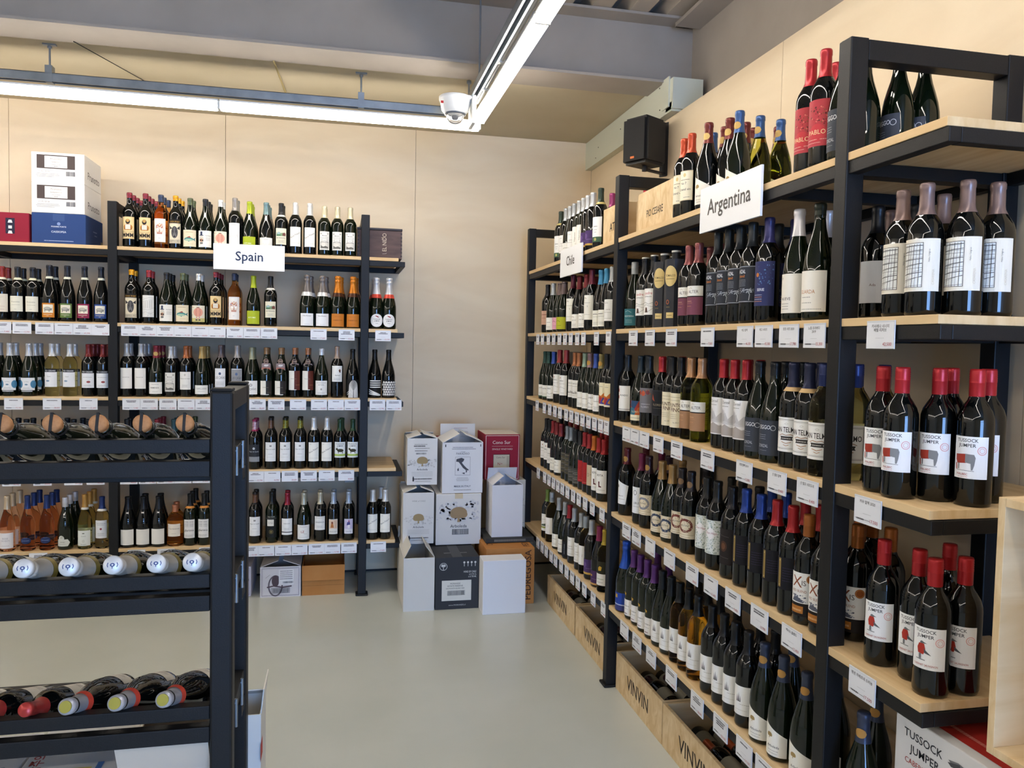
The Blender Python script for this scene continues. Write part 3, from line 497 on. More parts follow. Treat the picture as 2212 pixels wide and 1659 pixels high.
dz('necktagred', 'dark bottle with white and rust label, buffalo neck tag', 'B', 'k', ('#8f5f42', 'w'), L(76, 116, 46, '#5f2c22', ('r', -19, 0, 38, 116, '#e6e2d8'), ('r', 6, 0, 14, 4, '#e6e2d8'), ('t', 'Valserrano', -4, 66, 6, '#8a7f6c', 60), ('l', 22, 30, 24, 1.6, '#b98a5a')))
dz('lowwhite', 'dark burgundy bottle with low white label, white cap', 'G', 'n', ('#c9ccd0', 'w'), L(80, 86, 18, '#eceae4', ('l', 0, 72, 60, 2, '#6a665f'), ('t', 'NATURAL', 0, 58, 6, '#4a4640', 44), ('e', 0, 34, 5, 6, '#a09a90'), *small(8, 2, 50)))
dz('moth', 'dark wine bottle with white label showing brown moth', 'B', 'k', ('#9a877a', 'l'), L(68, 92, 94, '#eceae4', ('p', [(8, 66), (18, 74), (24, 64), (16, 58)], '#6a3a28'), ('p', [(10, 60), (20, 62), (24, 54), (14, 54)], '#4a2a20'), ('T', 'Apricus', 2, 34, 8, '#5a554e', 30), *small(10, 3, 46)), 1.05)
def bw(*art): return L(88, 100, 12, '#141414', *art)
dz('finger', 'black bottle with white fingerprint pattern wrapped around', 'G', 'k', ('#161616', 'f'), bw(*[('w', [(x*k*3.4+4, 30+math.sqrt(max(0, 1-x*x))*k*7.2-(0 if abs(x) < .99 else 40)) for x in [-1+.2*i for i in range(11)]], 2.6, '#e4e2dc') for k in range(1, 10)], ('w', [(-38, 6), (-14, 26), (0, 8)], 2.6, '#e4e2dc'), ('w', [(-40, 16), (-16, 36)], 2.4, '#e4e2dc')))
dz('stripes', 'black bottle with bold white diagonal and level stripes', 'G', 'k', ('#161616', 'f'), bw(*[('r', 4, 52+i*13, 74, 6.5, '#e4e2dc') for i in range(4)], *[('p', [(-40, 44-i*13), (-40, 37-i*13), (38-i*6, -0+2), (42, 8)], '#e4e2dc') for i in range(3)]))
dz('scales', 'black bottle with white fish scale pattern', 'G', 'k', ('#161616', 'f'), bw(*[q for j in range(6) for i in range(6) for q in (('e', -36+i*14.4+(7 if j % 2 else 0), 10+j*15, 6.2, 7.6, '#e4e2dc'), ('e', -36+i*14.4+(7 if j % 2 else 0), 6+j*15, 2.0, 4.4, '#141414'))]))
for k, c, t in (('darkplain', '#1d2026', 'dark'), ('redplain', '#7a2433', 'dull red'), ('tealplain', '#2c4a52', 'teal'), ('greenplain', '#4a553c', 'moss green')): dz(k, 'dark wine bottle with white label and %s capsule' % t, 'B', 'k', (c, 'l'), dmin('#e6e3da'))
dz('stripemag', 'dark bottle with charcoal label and magenta spiral capsule', 'B', 'k', ('#8a2a50', 'l'), L(70, 104, 46, '#2d2f34', ('r', 0, 0, 70, 30, '#8d9094'), ('e', 0, 80, 7, 7, '#c3c6cc'), ('t', 'Mayor de Castilla', 0, 58, 7, '#d9dbe0', 58)), 1.0, 'spirale6d9dc')
CAST = lambda: L(68, 112, 46, '#ecebe8', ('p', [(-6, 86), (6, 86), (6, 94), (3, 97), (0, 93), (-3, 97), (-6, 94)], '#8d8a86'), ('t', 'Mayor de Castilla', 0, 68, 7, '#6d6a66', 56), ('l', 0, 42, 26, 1.6, GREY), ('l', 0, 24, 50, 1.2, '#c3bfb8'))
dz('stripebrown', 'dark bottle with white castle label and brown spiral capsule', 'B', 'k', ('#1e1a19', 'l'), CAST(), 1.03, 'spiral9a6a4a')
dz('stripeyel', 'dark bottle with white castle label and yellow spiral capsule', 'B', 'k', ('#1e1f14', 'l'), CAST(), 1.03, 'spiralb9ae3c')
dz('bull', 'dark bottle with white bull label and green capsule', 'B', 'k', ('#27402a', 'l'), L(74, 96, 66, '#eceeea', ('r', 0, 10, 74, 12, '#a9c05a'), ('r', 0, 0, 74, 10, '#e4e6e2'), ('T', 'TUSSOCK', 0, 80, 8, '#33383d', 50), ('T', 'JUMPER', 0, 68, 8, '#33383d', 44), ('e', 2, 44, 20, 10, '#3d3a26'), ('e', -19, 52, 7, 6, '#3d3a26'), ('w', [(-26, 60), (-20, 56), (-14, 62)], 2, '#55502f'), ('r', -10, 26, 4, 12, '#2e2c1e'), ('r', 14, 26, 4, 12, '#2e2c1e')), 1.0)
dz('lowblack', 'dark sparkling bottle with square off-white label', 'C', 'k', ('#16181d', 's'), L(80, 88, 18, '#e7e5df'), 1.02); D['lowblack']['cap'] = ('#16181d', 'l')
dz('rosesquat', 'squat orange rosé bottle with torn white label', 'Q', 's', ('#c07a58', 'w'), L(76, 74, 60, '#e8e0d4', ('t', 'Tres Sommet', 0, 42, 9, '#6a5a50', 64), ('l', 0, 16, 26, 1.4, GREY)), 1.0)
dz('dots', 'dark bottle with white dotted label and orange-banded capsule', 'B', 'n', ('#1a1a1a', 'l'), L(66, 108, 46, '#eceae6', *[('e', -26+i*8.6, 68+j*9, 1.1+(i % 3)*.7, 1.6+(j % 2)*.8, '#33302e') for i in range(7) for j in range(4)], ('t', 'glarima', 0, 40, 13, '#4a4644', 54), *small(8, 3, 46)), 1.02, 'bandc9843c')
dz('pepe', 'dark sherry bottle with small white square label', 'B', 'n', ('#1d1f1d', 'l'), L(70, 128, 34, '#171a17', ('r', 0, 112, 70, 1.2, '#8d8a80'), ('t', 'TIO PEPE', 0, 118, 8, '#c9c4b4', 58), ('r', -4, 68, 40, 38, '#dcd8cc'), ('t', 'Tio Pepe', -4, 84, 6, '#6a665c', 34), ('o', 0, 34, 12, 12, 1.4, '#8f7f4a'), ('e', 0, 34, 6, 7, '#7a6c3e')), 1.03)
dz('redband', 'dark bottle with banded white label and crimson capsule', 'B', 'k', ('#8f2434', 'l'), L(70, 100, 48, '#ecebe6', ('r', 0, 14, 70, 5, '#2a2626'), ('t', 'MARQUES', 0, 66, 6, '#5f5a54', 50), *small(30, 3, 34)))
dz('lz', 'dark burgundy bottle with low white label reading LZ', 'G', 'n', ('#b5b09a', 'l'), L(82, 88, 18, '#e9e6de', ('l', 0, 76, 44, 2, '#8d8980'), ('T', 'LZ', -4, 40, 14, '#a04030', 26), ('l', 12, 32, 18, 1.6, '#8d8980'), ('l', 0, 12, 50, 1.2, GREY)))
dz('lanzaga', 'dark bottle with white label reading LANZAGA', 'B', 'k', ('#b9b199', 'l'), L(70, 84, 72, '#e6e4dd', ('l', 0, 74, 50, 2, '#8d8980'), ('t', 'LANZAGA', 0, 44, 9, '#4a4640', 58), *small(14, 3, 40)))
dz('picorange', 'dark bottle with small picture label of orange figure', 'B', 'k', ('#9fa9b5', 'l'), L(56, 92, 44, '#e3ded3', ('r', 0, 34, 52, 54, '#ddc0a4'), ('e', -6, 70, 6, 7, '#7a3a28'), ('p', [(-16, 40), (4, 40), (0, 64), (-12, 64)], '#b8703c'), ('w', [(10, 84), (14, 40)], 1, '#8a6a54'), ('t', 'Brown Lovin', 0, 14, 6, INK, 42)))
dz('picpurple', 'dark bottle with small picture label of purple dancer', 'B', 'k', ('#9fa9b5', 'l'), L(56, 92, 44, '#e0dde0', ('r', 0, 30, 52, 60, '#c9bfd6'), ('e', 2, 78, 5, 6, '#a06a8a'), ('p', [(-12, 52), (10, 56), (8, 74), (-8, 72)], '#4f4a86'), ('p', [(-4, 34), (8, 34), (8, 56), (-4, 54)], '#e6e0e4'), ('t', 'Seven Fig', 0, 12, 6, INK, 40)))
dz('redcream', 'red capsule bottle with large cream label', 'B', 'k', ('#8a2f2a', 'f'), L(78, 100, 46, '#e3d9c6', ('w', [(-10, 70), (0, 80), (18, 84)], .8, '#b59a7a'), ('l', 0, 30, 44, 1.4, '#b58a7a'), ('l', 0, 14, 36, 1.4, '#b58a7a')), 1.0, 'bandd9d2ba')
dz('cream', 'dark capsule bottle with cream script label', 'B', 'k', ('#23242a', 'f'), L(76, 86, 50, '#e6e2cf', ('t', 'Prunotto', 0, 50, 9, '#8a8470', 44), ('l', 0, 36, 44, 1.5, '#9a947e'), ('l', 0, 12, 12, 1.5, GREY)), 1.0, 'bandd9d6b8')
for k, c, t in (('rhinoor', '#d2832a', 'orange'), ('rhinogr', '#5f7a3c', 'green'), ('rhinoma', '#8f2448', 'magenta'), ('rhinobl', '#2f4a86', 'blue')): dz(k, 'dark bottle with %s bordered rhinoceros label' % t, 'G', 'k', ('#22242c', 'f'), rhino(c), 1.06, 'bandd9d6c0')
dz('bluecirc', 'dark bottle with white label and blue half circles', 'G', 'n', ('#b9bcc0', 'l'), L(88, 70, 34, '#e9eaea', ('e', 36, 34, 16, 22, '#4f86a8'), ('e', -36, 34, 16, 22, '#4f86a8'), ('t', 'La Raia', 0, 46, 6, '#9a9a94', 30), ('e', 0, 32, 8, 4, '#6a8aa0'), ('r', 0, -8, 60, 5, '#c9ccd0'), *small(8, 2, 40)))
dz('clearwhite', 'clear green-gold bottle with white label and black band', 'B', 'y', ('#c3c6c8', 'l'), L(74, 100, 54, '#e9eaec', ('r', 0, 84, 74, 16, '#23262c'), ('T', 'PIO CESARE', 0, 88, 8, '#e2e4e8', 64), ('t', 'Gavi', -6, 56, 8, '#9a9a96', 20), ('e', -12, 34, 10, 5, '#8aa0b8')))
dz('redcap', 'dark bottle with white label and dark red capsule', 'B', 'k', ('#6f2222', 'l'), L(74, 100, 50, '#e9eaec', ('r', 0, 84, 74, 16, '#17161a'), ('T', 'PIO CESARE', 0, 88, 8, '#e2e4e8', 64), ('l', 0, 60, 50, 2, '#9a9a96'), ('e', 6, 34, 10, 6, '#9a4a4a'), *small(10, 2, 46)))
dz('rosewhite', 'rosé bottle with broad white label and cork', 'P', 'r', ('#c9b394', 'l'), L(84, 84, 18, '#e6e4e6', ('t', 'ROSE', 0, 50, 9, '#9a9aa4', 30), ('t', 'DES VENTS', 0, 38, 8, '#a5a5ae', 44), ('l', 0, 14, 40, 1.4, GREY)), 1.05)
dz('roseblue', 'rosé bottle with dark blue oval label and blue capsule', 'P', 'r', ('#26386a', 'l'), (84, 56, 30, None, [('e', 0, 28, 28, 17, '#25355f'), ('l', 0, 26, 38, 3, '#7f90b8'), ('l', 0, 42, 22, 2, '#7f90b8')]), 1.05)
dz('arrow', 'dark green bottle with arrow-shaped pale label, white cap', 'G', 'n', ('#c9cad0', 's'), (84, 70, 22, None, [('p', [(-36, 0), (22, 0), (34, 20), (22, 40), (-36, 40)], '#d3d5cc'), ('e', -12, 44, 16, 18, '#d3d5cc'), ('s', -12, 44, 14, 12, 12, 2, ['#8a8f80']), ('t', 'VERDEJO', -6, 22, 5, '#5a5f52', 40), ('l', -6, 12, 36, 1.4, GREY)]))
dz('goldclear', 'clear white wine bottle with white label, gold capsule', 'P', 'y', ('#b98a45', 'l'), L(76, 84, 20, '#dfe2dc', ('r', 0, 66, 12, 5, '#6a6a62'), ('t', 'SOAVE', 0, 50, 6, '#8a8a80', 30), ('e', 0, 26, 8, 9, '#cfd2cb'), ('t', 'Pieropan', 0, 6, 6, '#6a6a62', 30)), 1.05, 'bandd3d0c4')
dz('blueclear', 'clear white wine bottle with white label, blue capsule', 'B', 'y', ('#26386a', 'l'), L(66, 104, 62, '#dfe0e2', ('l', 0, 84, 48, 2.4, '#8a8f98'), ('l', 0, 76, 40, 2, '#8a8f98'), ('e', 0, 54, 6, 6, '#8a3a44'), *small(14, 4, 40)), 1.0, 'bande0ddd2')
# ---- Chile
dz('chgreen', 'bottle with white label, green foot band, green capsule', 'B', 'k', ('#2c3a30', 'l'), L(68, 124, 30, '#f0f0ee', ('r', 0, 0, 68, 26, '#3f5f48'), ('e', 0, 13, 7, 8, '#b9b46a'), ('l', 0, 76, 24, 3, '#5a5a58'), ('l', 0, 60, 18, 2, GREY), ('l', 0, 48, 14, 2, GREY)), 1.0, 'bandc9b978')
dz('chwhite', 'dark bottle with white label and silver capsule', 'B', 'k', ('#a9adb0', 'l'), L(66, 102, 42, '#f0efec', ('l', -8, 84, 26, 2, GREY), ('t', 'reserva', 4, 52, 6, '#6a5a54', 40), ('l', 0, 40, 44, 1.4, GREY), ('l', 0, 12, 40, 1.2, GREY)))
dz('chlow', 'dark burgundy bottle with low white label, silver capsule', 'G', 'n', ('#a9adb0', 'l'), low('#edece6', None, 76, 74))
dz('chscript', 'dark bottle with white label of upright script', 'B', 'n', ('#b4b6b8', 'l'), L(66, 112, 44, '#efede6', ('t', 'Valparaiso', 4, 56, 9, '#5a5048', 90, PI/2), ('l', 14, 20, 20, 1.4, GREY)))
dz('chpurple', 'dark bottle with purple label edged in gold', 'B', 'k', ('#b9bcc0', 'l'), L(76, 76, 28, '#4a3468', ('r', 0, 0, 76, 10, '#c9a552'), ('e', -14, 48, 12, 14, '#6a4f8a'), ('l', 8, 30, 36, 2, '#8f7fb0')))
dz('magcap', 'dark bottle with magenta capsule in the back row', 'B', 'k', ('#8f3568', 'l'), dmin())
dz('redcapp', 'dark bottle with bright red capsule behind wooden box', 'B', 'k', ('#b02a38', 'l'), dmin(), 1.0, 'bandc99a4a')
dz('orcap', 'dark bottle with orange capsule behind wooden box', 'B', 'k', ('#d27c1e', 'l'), dmin())
dz('chpinkdark', 'dark bottle with dark rose label, black capsule', 'B', 'k', ('#1d1d20', 'l'), L(66, 86, 50, '#c9a08a', ('l', 0, 60, 40, 4, '#7a3a34'), ('l', 0, 40, 34, 2, '#7a3a34')))
dz('chpinklow', 'sparkling bottle with pink label', 'C', 'n', ('#6a5a58', 'l'), L(80, 70, 16, '#e3a6b8', ('w', [(-20, 44), (-8, 50), (4, 42)], 2, '#8a3a54'), ('l', 0, 20, 30, 1.6, '#a0607a')))
dz('chlimelow', 'sparkling bottle with yellow-green label', 'C', 'n', ('#6a5a58', 'l'), L(80, 70, 16, '#b3b62c', ('w', [(-22, 44), (-8, 50), (6, 42)], 2, '#4a4a18'), ('l', 0, 20, 30, 1.6, '#6a6a20')))
dz('chtall', 'large bottle with tall cream label, burgundy capsule', 'B', 'k', ('#6a2838', 'l'), L(72, 120, 54, '#efede2', ('w', [(-20, 104), (-10, 108), (0, 102)], 2, '#8a6a4a'), ('t', '5', 6, 62, 8, INK), ('l', 0, 82, 44, 1.6, GREY), ('l', 0, 24, 40, 1.4, GREY)), 1.05)
dz('chlowred', 'burgundy bottle with low white label, dark red capsule', 'G', 'k', ('#7f2a30', 'l'), L(78, 74, 18, '#edebe2', ('w', [(-18, 58), (-8, 62), (2, 56)], 2, '#8a6a4a'), ('t', 'pinot noir', 0, 40, 6, INK, 40), *small(10, 3, 34)))
dz('chblue', 'burgundy bottle with white label and sky blue capsule', 'G', 'k', ('#3f86b0', 'l'), L(78, 80, 18, '#eceade', ('l', -6, 60, 36, 3, INK), ('l', 0, 48, 44, 1.6, GREY), *small(10, 3, 40)))
dz('chlowgreen', 'burgundy bottle with low white label, dark green capsule', 'G', 'n', ('#27463f', 'l'), L(78, 74, 18, '#efeee8', ('t', 'CHAITEN', 0, 50, 7, INK, 40), ('r', 0, 0, 78, 6, '#3f5f48'), *small(14, 3, 40)))
dz('chlowblue', 'burgundy bottle with low white label, bright blue capsule', 'G', 'n', ('#3550a0', 'l'), L(78, 78, 18, '#f0efea', ('t', 'ANKA', 0, 56, 8, INK, 40), ('w', [(-28, 28), (-10, 34), (6, 26), (28, 34)], 1.4, INK), *small(8, 2, 40)), 1.0)
dz('chtallred', 'tall bottle with white label and brick red capsule', 'B', 'k', ('#9a3c3c', 'l'), L(70, 110, 52, '#f0efea', ('e', -10, 96, 4, 5, '#b98a5a'), ('t', 'FRANC', 0, 76, 7, INK, 36), ('l', 0, 62, 44, 1.6, GREY), ('w', [(-26, 40), (-4, 46), (24, 38)], 1.2, GREY), ('l', 8, 12, 24, 2, GREY)), 1.04)
dz('chcopper', 'dark bottle with white skyline label, copper capsule', 'B', 'k', ('#a86a44', 'l'), L(70, 96, 56, '#f0efea', ('t', 'MAPUCHE', 0, 74, 7, INK, 44), ('l', 0, 62, 50, 1.6, GREY), *[('r', -28+i*6, 22, 3, 6+(i*7 % 9), '#4a4644') for i in range(10)], ('l', 0, 12, 40, 1.4, GREY)))
dz('chlowmint', 'burgundy bottle with low white label, mint capsule', 'G', 'n', ('#8aa08c', 'l'), low('#f0efea', None, 78, 80))
dz('chlowbrown', 'burgundy bottle with low white label, gold-sealed mauve capsule', 'G', 'n', ('#8a6f74', 'l'), low('#f0efea', None, 78, 80), 1.0, 'sealc99a4a')
dz('chlowgold', 'burgundy bottle with low white label, khaki capsule', 'G', 'n', ('#8f8458', 'l'), low('#f0efea', None, 78, 80), 1.0, 'sealc99a4a')
dz('chart', 'dark bottle with colourful painted feather label', 'B', 'k', ('#1f2530', 'l'), L(74, 112, 50, '#efe6c6', ('p', [(-34, 0), (34, 0), (34, 56), (16, 66), (-4, 48), (-34, 54)], '#c9722c'), ('p', [(-20, 4), (20, 8), (34, 44), (8, 40)], '#4a4a9a'), ('p', [(-34, 20), (-10, 10), (4, 40), (-18, 44)], '#a8343c'), ('p', [(4, 18), (30, 10), (34, 30), (14, 34)], '#d9a03a'), ('p', [(-34, 0), (34, 0), (30, 8), (-30, 10)], '#efe9d6'), ('l', -6, 92, 26, 2, GREY)))
dz('chwhiteblk', 'dark bottle with white label and black capsule', 'B', 'k', ('#1b1c22', 'l'), L(68, 104, 56, '#f0efec', ('p', [(-4, 84), (0, 90), (4, 84), (0, 78)], '#a0605a'), ('t', 'BALI', 0, 60, 10, INK, 36), ('l', 0, 46, 40, 1.4, GREY), ('l', 0, 14, 40, 1.4, GREY)))
dz('chwhitered', 'dark bottle with white label and red capsule', 'B', 'k', ('#8f2830', 'l'), dmin('#f0efec', 'GRAN'))
dz('chdark', 'dark bottle with charcoal text label, silver capsule', 'B', 'n', ('#8a929c', 'l'), L(74, 118, 40, '#33322e', *[('l', 0, 8+i*9, 62-(i % 3)*10, 3, ('#8a7f5a', '#6a6a66', '#a09a8a')[i % 3]) for i in range(12)]))
dz('chdarklow', 'burgundy bottle with charcoal text label, black capsule', 'G', 'n', ('#26282c', 'l'), L(80, 84, 18, '#3a3a36', *[('l', 0, 6+i*9, 66-(i % 3)*10, 3, ('#8a8f8a', '#6a6a66', '#a8a49a')[i % 3]) for i in range(8)]))
dz('chred', 'dark bottle with solid red label and red capsule', 'B', 'k', ('#a02c32', 'l'), L(76, 112, 44, '#a8252a', ('s', 0, 20, 60, 80, 40, 2.5, ['#8a1a20', '#b93a3a']), ('l', 0, 8, 30, 2, '#d98a7a')))
dz('chbeige', 'dark bottle with beige label and orange capsule', 'B', 'k', ('#c96f2a', 'l'), L(72, 104, 50, '#c9b69a', ('o', -10, 54, 7, 9, 1.6, '#4a3a2a'), ('l', 14, 56, 18, 2, '#4a3a2a')))
dz('chboot', 'dark bottle with white label of a maroon boot', 'B', 'k', ('#a8282c', 'l'), L(74, 112, 40, '#f0efec', ('T', 'BOTA', 2, 84, 10, INK, 44), ('p', [(-4, 30), (12, 30), (12, 34), (2, 38), (2, 58), (-6, 58)], '#5a2028'), ('l', 10, 16, 40, 1.6, GREY)))
dz('chgreenwhite', 'dark bottle with white and green label, green capsule', 'B', 'k', ('#6a8040', 'l'), L(68, 104, 48, '#eeeeea', ('r', 0, 16, 68, 10, '#8f9a4a'), ('p', [(-30, 30), (30, 30), (20, 46), (-10, 40)], '#4a5a4a'), ('l', 0, 70, 40, 2, GREY)))
dz('chclear', 'clear white wine bottle with white label, silver cap', 'B', 'y', ('#aab0b4', 's'), L(66, 100, 50, '#f0efec', ('t', 'sauvignon', -14, 50, 5, '#4a4644', 70, PI/2), ('t', 'blanc', 8, 50, 5, '#8a8680', 60, PI/2)))
dz('chdarktext', 'black bottle with vertical lettering and red capsule', 'G', 'k', ('#a02830', 'l'), L(70, 84, 14, '#17181c', ('t', 'NOCTURNO', 6, 42, 7, '#9aa0a8', 74, PI/2)))
dz('chmaglow', 'burgundy bottle with purple label, magenta capsule', 'G', 'k', ('#8a2c58', 'l'), L(78, 70, 12, '#4a2f5a', ('r', 0, 0, 78, 9, '#c99a5a'), ('e', -18, 46, 6, 5, '#c9a03a'), ('l', 6, 28, 40, 2, '#9a80a8')))
dz('chyellow', 'olive bottle with white label and gold emblem', 'B', 'o', ('#b9a03a', 'l'), L(70, 116, 34, '#f0efec', ('r', 0, 56, 70, 60, '#2a2a1c'), ('p', [(-10, 70), (6, 72), (10, 90), (-2, 94), (-12, 84)], '#c9a03a'), ('l', 0, 30, 40, 2, '#5a7a3a'), ('l', 0, 14, 34, 2, GREY)))
# ---- Argentina
dz('orangecap', 'dark bottle with cream script label, orange capsule', 'B', 'k', ('#b8482a', 'l'), L(64, 108, 52, '#efe9d2', ('f', 0, 1, 62, 106, 1, '#c9a55a'), ('e', 0, 92, 6, 7, '#d9c48a'), ('l', 0, 74, 40, 2, '#6a5a44'), ('t', 'No 7', -4, 58, 9, INK, 24), ('t', 'Grand vin', 0, 36, 9, INK, 50), ('l', 10, 10, 24, 2, GREY)), 1.0)
dz('treebl', 'burgundy bottle with slanted tree label, blue capsule', 'G', 'n', ('#35568a', 'l'), (78, 96, 16, None, arbol(100, 74)), 1.02, 'sealc9a560')
dz('treebr', 'dark bottle with slanted tree label, gold-sealed maroon capsule', 'G', 'k', ('#6a2a26', 'l'), (78, 96, 16, None, arbol(100, 74)), 1.02, 'seald3b06a')
dz('treeolive', 'olive glass bottle with slanted tree label, blue capsule', 'G', 'o', ('#35568a', 'l'), (78, 96, 16, None, arbol(100, 74)), 1.02, 'seald3b06a')
dz('treelow', 'burgundy bottle with slanted white tree label', 'G', 'n', ('#3a4258', 'l'), (78, 96, 14, None, arbol(96, 74)), 1.0, 'sealb98a4a')
dz('pablo', 'tall bottle with red floral label and red capsule', 'B', 'k', ('#a3242c', 'l'), L(78, 118, 50, '#b8404a', ('r', 0, 44, 78, 74, '#b03a42'), ('s', 6, 44, 56, 56, 60, 2.6, ['#7a2a2a', '#8a4a34', '#d06a60', '#5a2424']), ('e', 0, 34, 24, 22, '#c23a42'), ('t', 'PABLO', -2, 30, 12, '#ecd2a0', 52), ('l', -14, 16, 30, 1.6, '#e0b0a0'), ('l', 18, 16, 18, 1.6, '#e0b0a0'), ('l', -10, 8, 40, 1.4, '#e0b0a0')), 1.04)
dz('ggo', 'dark burgundy bottle with slate label and ring emblem', 'G', 'n', ('#1c2420', 'w'), GGO, 1.02)
dz('ggolow', 'dark burgundy bottle with slate blue low label', 'G', 'n', ('#1c1e22', 'w'), GGO, 1.0)
dz('teallow', 'green bottle with low teal label, silver cap', 'G', 'n', ('#b4b8ba', 's'), L(76, 74, 16, '#2f6a74', ('w', [(-22, 60), (-4, 66), (14, 58)], 1, '#c9d6d6'), ('t', 'MEDITERRA', 0, 38, 7, '#d6e0de', 56), *[('l', 0, 24-i*6, 36, 1.3, '#9fc0c0') for i in range(3)]))
dz('pedre', 'bottle with white hill label and red script', 'B', 'k', ('#1d1e22', 'l'), L(72, 108, 54, '#f2efe8', ('t', 'padre', 2, 84, 12, '#b83a34', 50), ('t', 'DE PRADO', 0, 72, 6, INK, 36), ('w', [(-34, 46), (-14, 52), (6, 44), (34, 54)], 1.6, '#8a8680'), ('w', [(-34, 34), (-6, 42), (20, 32), (34, 38)], 1.6, '#aaa69e'), ('p', [(-14, 10), (2, 10), (-2, 30), (-10, 30)], '#5a4034'), ('w', [(2, 12), (30, 30)], 2, '#b0aaa0')), 1.0, 'topd9d4c6')
dz('alter', 'dark bottle with white and plum label, rose capsule', 'B', 'k', ('#8a4c4c', 'l'), altr('#7a4456'))
dz('altertan', 'green bottle with white and tan label, copper capsule', 'B', 'o', ('#b98a62', 'l'), altr('#a9805f'))
dz('anzal', 'large dark bottle with framed charcoal vine label', 'B', 'k', ('#2a2f33', 'l'), ANZ, 1.06)
dz('bluelab', 'large dark bottle with indigo label and orange dot', 'B', 'k', ('#3a3a6a', 'l'), L(76, 126, 48, '#2f3560', ('s', 10, 60, 50, 60, 46, 2.2, ['#3f4a80', '#4f6aa0', '#2a2c50', '#5f86b0']), ('e', -16, 88, 6, 6, '#c97a3c'), ('T', 'SERIE', -4, 42, 8, '#d9dce6', 46), *[('l', -14, 30-i*6, 32, 1.6, '#c98a6a' if i % 2 else '#b9c0d0') for i in range(4)]), 1.06)
dz('nine', 'burgundy bottle with square white label, tall white capsule', 'G', 'n', ('#d9d6da', 'l'), L(84, 104, 22, '#ece7db', ('t', '9', -30, 88, 8, INK), ('t', 'NUEVE', -14, 34, 8, '#3a3634', 36), *[('l', -16, 24-i*7, 26, 1.5, GREY) for i in range(3)]), 1.06)
dz('arda', 'open burgundy bottle with white label of orange lettering', 'G', 'n', ('#1d241c', 'x'), L(84, 104, 22, '#ece8de', ('t', 'GUARDA', -12, 46, 10, '#b9783c', 48), ('l', -14, 36, 30, 1.5, GREY), ('l', -14, 22, 34, 1.5, GREY), ('l', 0, 6, 60, 1.3, GREY)), 1.06)
CASS = [('w', [(-38, 12+i*11+((i*37) % 7)), (6, 14+i*11+((i*53) % 9))], .7+(i % 3)*.35, '#3f3d3c') for i in range(9)]+[('w', [(-36+i*7, 10), (-34+i*7+((i*29) % 5), 106)], .6+(i % 2)*.5, '#45423f') for i in range(6)]+[('w', [(-37, 20+i*17), (6, 34+i*14)], .6, '#5f5c58') for i in range(5)]
dz('cass', 'large bottle with cream label of black crosshatched drawing', 'B', 'k', ('#7a6560', 'l'), L(88, 118, 54, '#e9e2d2', ('r', -16, 10, 46, 98, '#eef0ee'), *CASS, ('f', -16, 9, 47, 100, 1, '#2e2c2a'), ('t', 'CASARENA', 30, 32, 5, '#d0c6b2', 44, PI/2), ('l', 20, 86, 4, 1.2, GREY), ('t', 'Malbec Cabernet', 20, 80, 3, '#6a655e', 34, PI/2)), .97)
dz('blackshort', 'shorter black bottle with pale grey label', 'B', 'k', ('#17191d', 'l'), L(74, 110, 44, '#cdd0d6', ('t', 'Ada', 6, 44, 7, '#6a4a48', 20)), .97)
dz('redwhite', 'dark bottle with white label and red blocks', 'B', 'k', ('#20252c', 'l'), L(72, 112, 50, '#f2f0ea', ('r', -26, 84, 10, 14, '#b03030'), ('r', -26, 54, 10, 14, '#b03030'), ('r', 0, 6, 72, 2, '#2a2626'), ('t', 'MUNDO', 6, 66, 8, INK, 40)))
dz('multilow', 'burgundy bottle with low multicoloured painted label', 'G', 'n', ('#22303a', 'l'), L(76, 84, 22, '#a83a30', ('p', [(-38, 24), (10, 24), (-6, 60), (-38, 50)], '#3f6f80'), ('p', [(0, 24), (38, 24), (38, 60), (16, 56)], '#c9642c'), ('p', [(-30, 62), (0, 50), (20, 84), (-24, 84)], '#2f4a6a'), ('t', 'FLORES', 2, 34, 8, '#e6d9b0', 50), ('r', 0, 0, 76, 24, '#efe6c6'), ('l', 0, 10, 50, 2, GREY)))
dz('poppy', 'dark bottle with grey label of red poppies', 'B', 'k', ('#242a30', 'l'), L(74, 102, 64, '#77757a', ('e', -24, 82, 9, 10, '#b04a34'), ('e', -4, 80, 10, 11, '#c2573a'), ('e', 16, 84, 8, 9, '#8a4a50'), ('s', 0, 64, 60, 30, 26, 2.2, ['#c96a3a', '#9a4438', '#5f5a6a']), ('l', 6, 34, 40, 2.5, '#c9c6cc'), ('t', 'FLORES', 4, 20, 8, '#cfccd2', 44)))
dz('darkred', 'dark bottle with black label, bird emblem, red capsule', 'B', 'k', ('#b0282c', 'f'), L(74, 100, 64, '#1c1e24', ('f', 0, 1, 73, 98, .8, '#4a4e58'), ('p', [(-26, 64), (-8, 56), (-20, 84)], '#b0503a'), ('t', 'FLORES', 4, 38, 9, '#a89a80', 46), ('l', 4, 28, 44, 1.4, '#6a665e')))
dz('nto', 'dark bottle with tall cream label of brown lettering', 'B', 'k', ('#1f1f22', 'l'), L(78, 130, 34, '#eae0c4', ('l', 0, 114, 50, 1.4, '#8a7a5a'), ('l', 0, 102, 60, 1.2, '#8a7a5a'), ('T', 'PUNTO', 2, 78, 14, '#5a3a24', 56), ('T', 'FINO', 6, 60, 15, '#5a3a24', 44), *[('l', -8, 48-i*7, 40, 1.4, '#9a8a6a') for i in range(3)], ('t', 'No 0917', 8, 16, 5, '#6a5a44', 24)), 1.0)
